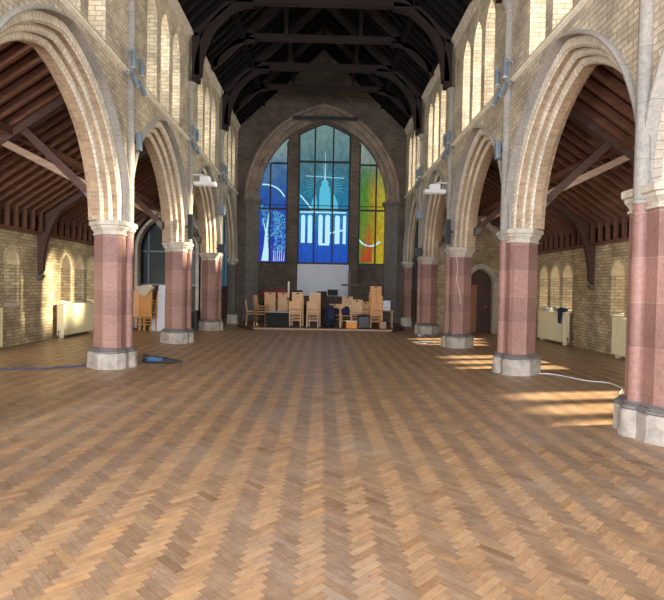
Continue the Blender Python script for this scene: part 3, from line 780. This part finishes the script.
# left: open brick arch to the transept;  right: blind arch with a door
lc, la, lR = -5.72, 1.08, 1.35
near = lambda u, z: (u, YA, z); far = lambda u, z: (u, YA+.35, z)
mb = MB(); wall_strips(mb, -XA-.02, -XB+.02, 0, 5.9, [(lc, la, lR, .12, 0, 2.9)], near, far)
struct(mb.build('wall_left_aisle_end', 'aisle_brick'))
apr = [(0, .33), (0, .0), (.20, .0), (.20, -.05), (.44, -.05), (.44, .06), (.05, .33)]
t = thing('transverse_arch', 'brick archway across the far end of the left aisle', 'arch', (0, YA, 0))
sweep_arch(apr, la, lR, lambda x, z, d: (lc+x, d, 2.9+z), 14, legs=2.9).build('arch_ring', 'voussoir', t, 30)
mb = MB(); wall_strips(mb, XB-.02, XA+.02, 0, 5.9, [(6.08, .46, .60, .02, 0, 1.84)], near, far)
struct(mb.build('wall_right_aisle_end', 'aisle_brick'))
t = thing('blind_arch', 'brick relieving arch set in the wall above the brown door', 'arch', (0, YA, 0))
sweep_arch([(0, .05), (0, -.05), (.40, -.05), (.40, .05)], 1.08, 1.35, lambda x, z, d: (5.72+x, d, 2.9+z), 14).build('arch_ring', 'voussoir', t, 30)
MB().box((4.50, -.02, 2.83), (.30, .1, .14)).build('impost', 'stone', t)
MB().box((6.97, -.02, 2.83), (.34, .1, .14)).build('impost', 'stone', t)
# door with pale stone surround
d = sweep_arch([(0.02, .3), (0, .02), (.04, -.06), (.20, -.06), (.20, .3)], .46, .60, lambda x, z, dd: (6.08+x, YA+dd, 1.84+z), 10, legs=1.84).build('door_1', 'stone', None, 30); struct(d)
out = [(-.46, 0)] + [(x, 1.84+z) for x, z in arch_pts(.46, .60, 0, 8)] + [(.46, 0)]
MB().prism(out, lambda x, z: (6.08+x, YA+.2, z), lambda x, z: (6.08+x, YA+.26, z)).build('door_leaf', 'darkwood', d)
m = MB(); m.box((5.80, YA+.10, .92), (.34, .04, 1.80)); m.box((5.80, YA+.075, 1.3), (.22, .02, .7)); m.box((5.80, YA+.075, .45), (.22, .02, .6)); m.build('door_panel', 'doorwood', d)
MB().tube([(6.35, YA+.16, 1.0), (6.35, YA+.20, 1.0)], .03, 10).build('door_handle', 'brass', d)

# transept beyond: end walls, and glazed timber screens in the last bay
mb = MB(); mb.box((-6.0, YE+.3, 3.0), (4.6, .3, 6.0)); struct(mb.build('wall_left_transept', 'dark_brick'))
mb = MB(); mb.box((6.0, YE+.3, 3.0), (4.6, .3, 6.0)); struct(mb.build('wall_right_transept', 'dark_brick'))
YS = YA+.75
g = MB(); g.box((-5.75, YS, 3.05), (2.7, .03, 2.9)); g = struct(g.build('window_%d' % wn, 'screen_glass')); wn += 1
f = MB()
for x in (-7.05, -6.62, -5.95, -5.3, -4.5): f.box((x, YS-.04, 3.05), (.05, .06, 2.9))
for z in (1.62, 2.9, 4.4): f.box((-5.75, YS-.04, z), (2.7, .06, .06))
f.build('window_frame', 'lamp_blue', g)
MB().box((-5.75, YS, .80), (2.7, .12, 1.6)).build('panelling', 'darkwood', g)
for s in (-1, 1):
    y0, y1 = PYS[s][-1]+.36, YE-.45; c = MIDS[s][-1]
    t = thing('timber_screen', 'dark panelled wood screen with %s in the last arch on the %s' % ('blue lit glazing' if s < 0 else 'dim glazing', SIDE[s]), 'screen', (s*4.02, 0, 0))
    m = MB(); m.box((0, (y0+y1)/2, .75), (.08, y1-y0, 1.5))
    for k in range(7): m.box((-s*.05, y0+(k+.5)*(y1-y0)/7, .78), (.02, .30, 1.15))
    m.build('panelling', 'darkwood', t)
    m = MB(); m.box((0, (y0+y1)/2, 1.55), (.14, y1-y0, .10))
    for k in range(5): m.box((0, y0+.03+k*(y1-y0-.06)/4, 2.2 if k in (0, 4) else 3.0), (.08, .06, 1.4 if k in (0, 4) else 2.9))
    m.build('frame', 'darkwood', t)
    sa = MIDA[s][-1]-.03; out = [(c-sa, 1.6)] + [(c+x, ZS+z) for x, z in arch_pts(MIDA[s][-1]-.03, rad_for(MIDA[s][-1]), -.02, 10)] + [(c+sa, 1.6)]
    MB().prism(out, lambda y, z: (-.01, y, z), lambda y, z: (.01, y, z)).build('glazing', 'glow_blue' if s < 0 else 'dimglass', t)

# ------------------------------------------------------------------ radiators
def radiator(s, y0, y1, label):
    t = thing('radiator', label, 'radiator', (s*7.47, (y0+y1)/2, 0)); L = y1-y0
    m = MB(); n = int(L/.075)
    for k in range(n): m.box((-s*.02, -L/2+(k+.5)*L/n, .53), (.20, L/n*.84, .88), bevel=.012)
    m.box((0, 0, .56), (.14, L-.02, .78)); m.box((0, 0, .985), (.25, L, .025))
    m.build('radiator_body', 'rad', t)
    for u in (-L/2+.12, L/2-.12): MB().box((0, u, .075), (.12, .05, .15)).build('foot', 'rad', t)
    MB().tube([(0, -L/2-.06, 0), (0, -L/2-.06, .22), (0, -L/2+.02, .22)], .018, 8).build('pipe', 'rad_dark', t)
radiator(-1, 10.0, 12.3, 'cream ribbed radiator under the left aisle windows, cut by the left edge')
radiator(-1, 15.15, 17.3, 'cream ribbed radiator on the left aisle wall, half behind the red pier')
radiator(1, 10.6, 12.85, 'cream ribbed radiator on the right aisle wall, partly behind the nearest pier')
radiator(1, 15.45, 17.3, 'cream radiator on the right aisle wall with a jacket draped on it')
# jacket
t = thing('jacket', 'navy jacket draped over the right aisle radiator corner', 'jacket', (7.45, 15.62, 1.0))
def crumple(cx, cy, cz, sx, sy, sz, seed, n=14):
    r = random.Random(seed); m = MB(); vs = bmesh.ops.create_icosphere(m.bm, subdivisions=3, radius=1)['verts']
    ph = [r.uniform(0, 6) for _ in range(6)]
    for v in vs:
        p = v.co; k = 1+.16*math.sin(5*p.x+ph[0])*math.sin(4*p.y+ph[1])+.12*math.sin(9*p.z+ph[2]+3*p.x)+.07*math.sin(13*p.y+ph[3])
        v.co = Vector((cx+p.x*sx*k, cy+p.y*sy*k, cz+max(p.z*k, -.9)*sz))
    return m
crumple(0, .1, .07, .13, .22, .08, 1).build('jacket_body', 'navy', t, 60)
m = MB()
fold = [(-.10, -.14), (-.15, -.05), (-.145, .03), (-.155, .10)]
rings = []
for k, z in enumerate((.06, -.06, -.2, -.34)):
    wv = .012*math.sin(k*2); rings.append([(-.13+wv, -.17+.02*k, z), (-.17+wv, -.08, z), (-.16+wv, .04, z), (-.17+wv, .12-.035*k, z), (-.13+wv, .14-.035*k, z)])
m.loft(rings); m.build('hanging_sleeve', 'navy', t, 60)
o = crumple(7.45, 16.02, 1.06, .14, .22, .07, 4).build('scarf', 'greycloth', None, 60); tag(o, 'pale grey cloth bundle on the right aisle radiator beside the navy jacket', 'cloth')
o = crumple(7.47, 16.9, 1.05, .12, .25, .06, 9).build('cloth_bundle', 'greycloth', None, 60); tag(o, 'blue grey cloth bundle on the far end of the right aisle radiator', 'cloth')

# ------------------------------------------------------------------ spotlights, speakers, heaters
def spot_proto():
    t = thing('spotlight', '', 'spotlight')
    MB().tube([(0, 0, .13), (0, 0, .10), (0, 0, -.14), (0, 0, -.16)], [.032, .050, .052, .056], 14).build('lamp_body', 'lamp_blue', t, 40)
    MB().tube([(0, 0, -.150), (0, 0, -.165)], .055, 14).build('lens', 'white', t)
    MB().box((0, 0, .15), (.07, .09, .07), bevel=.012).build('transformer_box', 'lamp_blue', t)
    MB().tube([(0, 0, .15), (.09, 0, .17), (.15, 0, .12)], .014, 8).build('bracket_arm', 'lamp_blue', t)
    return t
sp0 = spot_proto(); first = True
PN = {3: 'nearest', 4: 'second', 5: 'farthest'}
for s in (-1, 1):
    for i in (3, 4, 5):
        y = PYS[s][i]
        # two upright, two tilted floods, on either side of the shaft
        for (dy, dz, ax, nm) in ((-.22, .20, 0, 'nearer upright spotlight'), (.24, .22, 0, 'farther upright spotlight'),
                                 (-.16, -.14, 1, 'nearer tilted floodlight'), (.26, -.16, 1, 'farther tilted floodlight')):
            o = sp0 if first else copy_tree(sp0); first = False
            o.location = (s*(XW-.17), y+dy, ZSTR+dz)
            # bracket reaches back to the wall
            base = 0 if s > 0 else PI
            o.rotation_euler = (0, 0, base) if ax == 0 else (math.radians(62)*(1 if s > 0 else -1)*1, math.radians(0), base)
            o['label'] = 'blue grey %s on the shaft of the %s %s pier' % (nm, PN[i], SIDE[s]); o['group'] = 'spotlights on the string course'
def box_speaker(loc, size, rz, label, mat, grille):
    t = thing('loudspeaker', label, 'loudspeaker', loc, rz)
    MB().box((0, 0, 0), size, bevel=.01).build('cabinet', mat, t)
    MB().box((0, -size[1]/2-.004, 0), (size[0]*.85, .012, size[2]*.88)).build('grille', grille, t)
    sd_ = 1 if loc[0] > 0 else -1
    MB().box((sd_*(XW-abs(loc[0]))/2, .02, 0), (XW-abs(loc[0])+.02, .05, .05)).build('bracket', 'black', t)
for s in (-1, 1):
    box_speaker((s*3.60, 10.52, 4.45), (.10, .12, .36), 0, 'small grey blue loudspeaker box on the %s wall beside the arch' % SIDE[s], 'lamp_blue', 'lamp_blue')
    box_speaker((s*3.54, PYS[s][5]-.42, 4.3), (.24, .14, .30), 0, 'grey blue loudspeaker box above the farthest %s pier' % SIDE[s], 'lamp_blue', 'lamp_blue')
    box_speaker((s*3.56, PYS[s][4]-.30, 3.22), (.13, .13, .68), 0, 'tall black column loudspeaker above the second %s capital' % SIDE[s], 'black', 'black')
    box_speaker((s*3.52, PYS[s][5]-.42, 2.95), (.24, .18, .30), 0, 'square black loudspeaker on the capital of the farthest %s pier' % SIDE[s], 'black', 'black')
def heater(s, y, z):
    t = thing('hanging_heater', 'white overhead heater on a wall arm by the %s arcade' % SIDE[s], 'heater', (s*3.28, y, z))
    MB().box((0, 0, 0), (.62, .28, .10), bevel=.02).build('housing', 'white', t)
    for x in (-.2, 0, .2): MB().tube([(x-.07, -.06, -.06), (x+.07, -.06, -.06)], .02, 8).build('heating_element', 'wax', t)
    MB().box((0, 0, .13), (.30, .20, .16), bevel=.03).build('junction_box', 'white', t)
    MB().tube([(0, 0, .2), (s*.10, 0, .26), (s*.40, 0, .26)], .022, 8).build('wall_arm', 'white', t)
heater(-1, 14.95, 4.50); heater(1, 14.95, 4.42)

# ------------------------------------------------------------------ platform
pts = [(-3.35, YE+.3), (-3.2, 20.6), (-2.35, 19.0), (2.65, 19.0), (3.4, 20.6), (3.4, YE+.3)]
plat = MB().prism(pts, lambda x, y: (x, y, 0.0), lambda x, y: (x, y, .12)).build('trim_%d' % tn, 'carpet'); struct(plat); tn += 1
m = MB(); m.bar((-2.4, 18.985, .085), (2.7, 18.985, .085), .04, .05, (0, 1, 0)); m.build('nosing', 'edge', plat)
ZP = .122

# ------------------------------------------------------------------ chairs
def make_chair(mat):
    """light wood stacking chair, front towards -Y, back at +Y"""
    t = thing('stacking_chair', '', 'chair')
    for sx in (-1, 1):
        MB().bar((sx*.205, -.20, 0), (sx*.205, -.19, .62), .035, .035, (1, 0, 0)).build('leg', mat, t)
        MB().bar((sx*.205, .24, 0), (sx*.205, .19, .44), .035, .035, (1, 0, 0)).build('leg', mat, t)
        MB().bar((sx*.205, .19, .43), (sx*.205, .26, .86), .035, .035, (1, 0, 0)).build('back_post', mat, t)
    MB().box((0, -.01, .445), (.42, .40, .025), bevel=.008).build('seat', mat, t)
    m = MB()
    for k, z in enumerate((.51, .585)): m.box((0, .205+.16*(z-.45), z), (.40, .018, .04))
    m.build('slat', mat, t)
    m = MB()   # back panel with a finger hole
    m.box((0, .254, .845), (.40, .02, .03)); m.box((0, .238, .735), (.40, .02, .10))
    for x in (-.1275, .1275): m.box((x, .247, .808), (.145, .02, .045))
    m.build('back_panel', mat, t)
    MB().box((0, .22, .25), (.40, .02, .03)).build('stretcher', mat, t)
    return t
protos = {'chairwood': make_chair('chairwood'), 'chairwood2': make_chair('chairwood2')}
used = set()
def place_chair(mat, loc, rz, label, group, tilt=0):
    p = protos[mat]; o = p if mat not in used else copy_tree(p); used.add(mat)
    o.location = loc; o.rotation_euler = (tilt, 0, rz); o['label'] = label; o['group'] = group
    return o
def px2x(px, y): return 0.08 + (px-322)*y/520
def stack(mat, x, y, z, rz, n, desc, group, dz=.095, lean=0.0):
    names = ['bottom chair', 'second chair up', 'third chair up', 'fourth chair up', 'fifth chair up', 'sixth chair up', 'seventh chair up']
    d = Vector((math.sin(rz), -math.cos(rz)))        # forward
    for k in range(n):
        nm = names[k] if k < n-1 or n == 1 else 'topmost chair'
        if n == 1: lab = 'pale wood chair ' + desc
        else: lab = '%s in stack %s' % (nm, desc)
        place_chair(mat, (x+d.x*lean*k, y+d.y*lean*k, z+dz*k), rz, lab, group)
G = 'wooden chairs on the platform'
# backs to the camera (rz=PI), sideways stacks at the left
stack('chairwood', px2x(296.5, 19.9), 19.6, ZP, PI, 2, 'in front, left of the two in the platform middle', G, .11)
stack('chairwood', px2x(298.8, 20.4), 20.15, ZP, PI, 5, 'behind, left of the two in the platform middle', G, .11)
stack('chairwood', px2x(313.5, 19.9), 19.6, ZP, PI, 2, 'in front, right of the two in the platform middle', G, .11)
stack('chairwood', px2x(315.6, 20.4), 20.15, ZP, PI, 5, 'behind, right of the two in the platform middle', G, .11)
stack('chairwood2', px2x(376, 19.9), 19.6, ZP, PI, 4, 'in front, right of the black box', G, .12)
stack('chairwood2', px2x(375, 20.4), 20.15, ZP, PI, 7, 'behind and tallest, right of the black box', G, .12)
stack('chairwood', px2x(254, 20.2), 20.0, ZP, PI/2+.15, 2, 'at the far left end of the platform', G)
stack('chairwood', px2x(263, 19.9), 19.75, ZP, PI/2-.1, 4, 'left of the dark covered table', G, .10)
stack('chairwood', px2x(271, 21.2), 21.3, ZP, PI, 5, 'behind the dark covered table, left one', G, .10)
stack('chairwood', px2x(284, 21.2), 21.3, ZP, PI, 5, 'behind the dark covered table, right one', G, .10)
stack('chairwood', px2x(336, 20.3), 20.2, ZP, 0.1, 1, 'facing the camera with a black bag on its seat', G)
stack('chairwood', px2x(346.5, 19.8), 19.7, ZP, -.05, 1, 'facing the camera with a navy bag on its seat', G)
stack('chairwood', px2x(357, 20.5), 20.4, ZP, PI, 3, 'behind the orange box', G)
stack('chairwood', px2x(366, 20.9), 21.0, ZP, PI, 2, 'behind the black box', G)
stack('chairwood', px2x(348, 21.4), 21.6, ZP, PI, 4, 'at the foot of the black cross', G)
# small table with grey boxes at right
def small_table(x, y, z, label, mat, w=.6, d=.45, h=.62):
    t = thing('side_table', label, 'table', (x, y, z))
    MB().box((0, 0, h-.015), (w, d, .03), bevel=.006).build('table_top', mat, t)
    for sx in (-1, 1):
        for sy in (-1, 1): MB().box((sx*(w/2-.04), sy*(d/2-.04), (h-.03)/2), (.035, .035, h-.03)).build('leg', mat, t)
    return t
tx = px2x(387.5, 19.9)
small_table(tx, 19.95, ZP, 'small brown table at the right end of the platform', 'card', .5, .42, .66)
for k in range(3):
    o = MB().box((tx-.02, 19.92, ZP+.66+.065+k*.13), (.30, .28, .12), bevel=.01).build('equipment_box', 'shinebox')
    tag(o, '%s silver equipment box on the small table' % ('bottom', 'middle', 'top')[k], 'box', 'silver boxes on the small table')
o = MB().box((px2x(384, 19.4), 19.45, ZP+.13), (.24, .22, .26), bevel=.02).build('carton', 'card'); tag(o, 'small brown carton on the platform below the small table', 'box')
# orange box, black box
t = thing('crate', 'bright orange box with a white lid at the platform front edge', 'box', (px2x(352.5, 19.25), 19.25, ZP))
MB().box((0, 0, .12), (.40, .24, .24), bevel=.01).build('body', 'orange', t); MB().box((0, 0, .255), (.42, .26, .03)).build('lid', 'wax', t)
t = thing('amplifier', 'black amplifier box standing before the chairs on the platform', 'amplifier', (px2x(364.5, 19.35), 19.35, ZP))
MB().box((0, 0, .26), (.44, .30, .48), bevel=.015).build('cabinet', 'blackcloth', t); MB().box((0, -.153, .24), (.38, .01, .38)).build('grille', 'black', t)
MB().box((0, 0, .52), (.18, .04, .02)).build('handle', 'black', t)
for x in (-.17, .17): MB().box((x, 0, .01), (.04, .2, .02)).build('foot', 'black', t)
# covered table
t = thing('covered_table', 'low table under a dark green cloth at the left of the platform', 'table', (px2x(279, 19.6), 19.55, ZP))
MB().box((0, 0, .55), (.86, .44, .03), bevel=.006).build('table_top', 'greycloth', t)
ring = []
for z, e in ((.53, 0), (.3, .01), (.02, .03)):
    r = []
    per = [(-.42, -.21), (.42, -.21), (.42, .21), (-.42, .21)]
    for q in range(4):
        (xa, ya), (xb, yb) = per[q], per[(q+1) % 4]
        for k in range(10):
            f = k/10; wv = 1+e*math.sin(k*2.4+q); r.append(((xa+(xb-xa)*f)*wv*(1+e), (ya+(yb-ya)*f)*(wv+e), z))
    ring.append(r)
MB().loft(ring).build('hanging_cloth', 'cover', t, 50)
# red cloth heap on the back stacks
o = crumple(px2x(276, 21.4), 21.75, 1.28, .62, .22, .24, 12).build('cloth_heap', 'red_cloth', None, 60); tag(o, 'burgundy cloth heap on the chairs at the left of the platform', 'cloth')
o2 = MB().box((px2x(276, 21.4), 21.8, .55), (1.1, .32, .86)).build('storage_chest', 'blackcloth'); tag(o2, 'dark chest behind the left platform chairs carrying the burgundy cloth', 'chest')
# dark bags
def bag(px, y, z, sx, sy, sz, mat, label, seed, cat='bag'):
    t = thing('bag', label, cat, (px2x(px, y), y, z))
    crumple(0, 0, sz*.9, sx, sy, sz, seed).build('bag_body', mat, t, 60)
    m = MB(); m.tube([(-sx*.5, 0, sz*1.6), (-sx*.35, 0, sz*2.1), (sx*.35, 0, sz*2.1), (sx*.5, 0, sz*1.6)], .012, 6); m.build('strap', 'black', t)
bag(325, 20.3, ZP, .22, .2, .34, 'blackcloth', 'tall black bag right of the middle chair stacks', 21)
bag(331, 20.0, ZP, .20, .2, .42, 'navy', 'big dark navy bag standing in the middle of the platform', 22)
bag(328, 19.6, ZP, .17, .16, .16, 'blackcloth', 'small black bag at the foot of the big navy bag', 23)
bag(336, 20.25, ZP+.46, .17, .14, .12, 'blackcloth', 'black bag on the seat of a pale chair', 24)
bag(346.5, 19.75, ZP+.46, .16, .14, .16, 'navy', 'blue navy bag on the seat of the chair above the orange box', 25)
bag(305, 20.5, ZP, .16, .15, .45, 'blackcloth', 'black bag squeezed between the two middle chair stacks', 26)
# music stands
def music_stand(px, y, label, h=1.15):
    t = thing('music_stand', label, 'music stand', (px2x(px, y), y, ZP))
    MB().tube([(0, 0, .12), (0, 0, h)], .012, 8).build('pole', 'black', t)
    for k in range(3):
        a = k*2*PI/3+.4; MB().tube([(0, 0, .18), (.24*math.cos(a), .24*math.sin(a), .008)], .009, 6).build('leg', 'black', t)
    MB().box((0, -.03, h+.1), (.42, .015, .26), Euler((-.35, 0, 0))).build('desk', 'black', t)
music_stand(298, 20.9, 'black music stand behind the left middle chair stack'); music_stand(322, 21.0, 'black music stand right of the right middle chair stack', 1.12)
music_stand(333, 21.2, 'black music stand behind the big navy bag', 1.2)
# candle and stand
t = thing('candle_stand', 'tall brass floor candlestick with a wide foot', 'candlestick', (px2x(289, 20.6), 20.6, ZP))
MB().lathe([(.16, 0), (.16, .02), (.06, .05), (.022, .1), (.022, .5), (.04, .52), (.022, .55), (.022, 1.0), (.05, 1.03), (.09, 1.06), (.09, 1.09), (.03, 1.10)], (0, 0, 0), 14).build('column', 'brass', t, 40)
o = MB().lathe([(.035, 0), (.035, .58), (.03, .60), (.004, .61), (.004, .63)], (px2x(289, 20.6), 20.6, ZP+1.10), 12).build('candle', 'wax', None, 40); tag(o, 'thick white candle standing in the brass candlestick', 'candle')
# cross
t = thing('cross', 'plain dark wooden cross standing before the white screen', 'cross', (px2x(350, 21.9), 21.9, ZP))
MB().box((0, 0, 1.12), (.07, .06, 2.24), bevel=.006).build('upright', 'darkwood', t); MB().box((0, -.005, 1.62), (.72, .06, .08), bevel=.006).build('crossbar', 'darkwood', t)
MB().box((0, 0, .03), (.45, .4, .06), bevel=.008).build('foot', 'darkwood', t)

# ------------------------------------------------------------------ left aisle end
G2 = 'wooden chairs in the left aisle'
stack('chairwood2', px2x(137, 18.1), 18.25, 0, PI+.12, 7, 'beside the farther edge of the near left pier', G2, .10)
stack('chairwood2', px2x(150.5, 18.1), 18.05, 0, PI-.1, 7, 'beneath the cream cloth in the left aisle', G2, .10, .01)
o = crumple(px2x(149, 18.1), 18.05, 1.50, .26, .24, .10, 31).build('draped_cloth', 'creamcloth', None, 60)
tag(o, 'cream cloth draped on top of the chair stack in the left aisle', 'cloth')
m = MB(); xc = px2x(149, 18.1); rg = []
for k in range(7):
    z = 1.56-.36*k/6; hw = .27*(1-k/6)**.7+.03; rg.append([(xc+hw*(2*q/8-1)+.02*k/6, 17.72+.018*math.sin(q*2.1+k), z) for q in range(9)] + [(xc+hw*(1-2*q/8)+.02*k/6, 17.745+.018*math.sin((8-q)*2.1+k), z) for q in range(9)])
m.loft(rg); m.build('hanging_fold', 'creamcloth', o, 60)
xx = px2x(164, 18.3)
rings = []
for k in range(9):
    z = 1.60*(1-k/8); hw = .17+.19*(k/8); dp = .10+.16*(k/8); rr_ = []
    for q in range(28):
        a = 2*PI*q/28; wv = 1+.07*math.sin(q*3.3+k*.3)*(k/8+.2); rr_.append((xx-.10*(k/8)+hw*wv*math.cos(a), 18.45+dp*wv*math.sin(a), z))
    rings.append(rr_)
o = MB().loft(rings).build('dust_sheet', 'whitecloth', None, 60); tag(o, 'white dust sheet hanging to the floor over something upright beside the chair stack', 'dust sheet')
o = thing('storage_cabinet', 'dark cabinet seen between the second and third left piers', 'cabinet', (px2x(192, 18.6), 18.75, 0))
MB().box((0, 0, .36), (.40, .36, .70), bevel=.008).build('body', 'darkwood', o); MB().box((0, -.185, .36), (.34, .012, .60)).build('door', 'blackcloth', o)

# ------------------------------------------------------------------ things on the floor
t = thing('folded_stand', 'folded black and blue tool lying on the floor beside the near left pier', 'tool', (px2x(164, 10.8), 10.75, 0), .0)
m = MB(); m.box((-.12, 0, .07), (.36, .20, .10), Euler((0, .05, .1)), bevel=.025); m.build('body', 'bluemetal', t)
MB().box((-.20, -.02, .135), (.28, .07, .04), Euler((0, .1, .05)), bevel=.01).build('top_handle', 'black', t)
MB().tube([(.02, .02, .07), (.22, .0, .06), (.46, -.02, .035)], [.05, .035, .018], 10).build('nozzle', 'black', t, 50)
MB().tube([(.02, -.07, .05), (.28, -.07, .03), (.42, -.03, .03)], [.03, .022, .012], 8).build('strut', 'black', t, 50)
MB().box((-.30, .03, .05), (.10, .22, .09), bevel=.02).build('foot', 'black', t)
def cable(pts, r, mat, label):
    cu = MB(); P = [Vector(p) for p in pts]; out = []
    for i in range(len(P)-1):
        p0, p1, p2, p3 = P[max(i-1, 0)], P[i], P[i+1], P[min(i+2, len(P)-1)]
        for k in range(6):
            u = k/6; out.append(.5*((2*p1)+(p2-p0)*u+(2*p0-5*p1+4*p2-p3)*u*u+(3*p1-p0-3*p2+p3)*u**3))
    out.append(P[-1]); cu.tube(out, r, 6); o = cu.build('cable', mat, None, 60); return tag(o, label, 'cable')
cable([(4.15, 10.0, .012), (4.6, 9.95, .012), (4.9, 9.3, .012), (5.2, 9.1, .012), (5.15, 8.6, .012), (5.0, 8.35, .012), (4.85, 8.15, .012)], .009, 'cable_w', 'white cable snaking across the right aisle floor between the piers')
cable([(-8.0+.5, 9.15, .012), (-6.6, 9.2, .012), (-5.6, 9.7, .012), (-5.1, 9.75, .012), (-4.45, 10.15, .012)], .014, 'cable_b', 'dark blue cable lying from the left aisle to the near left pier')
cable([(2.9, 15.6, .012), (3.1, 15.3, .012), (3.3, 15.6, .012), (3.15, 15.9, .012), (3.45, 15.8, .012), (3.5, 15.4, .012)], .014, 'cable_w', 'loose white cable coiled on the floor by the second right pier')
o = crumple(3.45, 17.55, .05, .09, .07, .05, 44).build('rag', 'greycloth', None, 60); tag(o, 'small pale crumpled rag on the floor by the farthest right pier', 'rag')
cable([(3.80, 14.352, 2.54), (3.84, 14.352, 2.2), (3.82, 14.352, 1.9), (3.90, 14.352, 1.6), (3.95, 14.352, 1.25)], .008, 'cable_w', 'thin white wire hanging down the face of the second right pier')
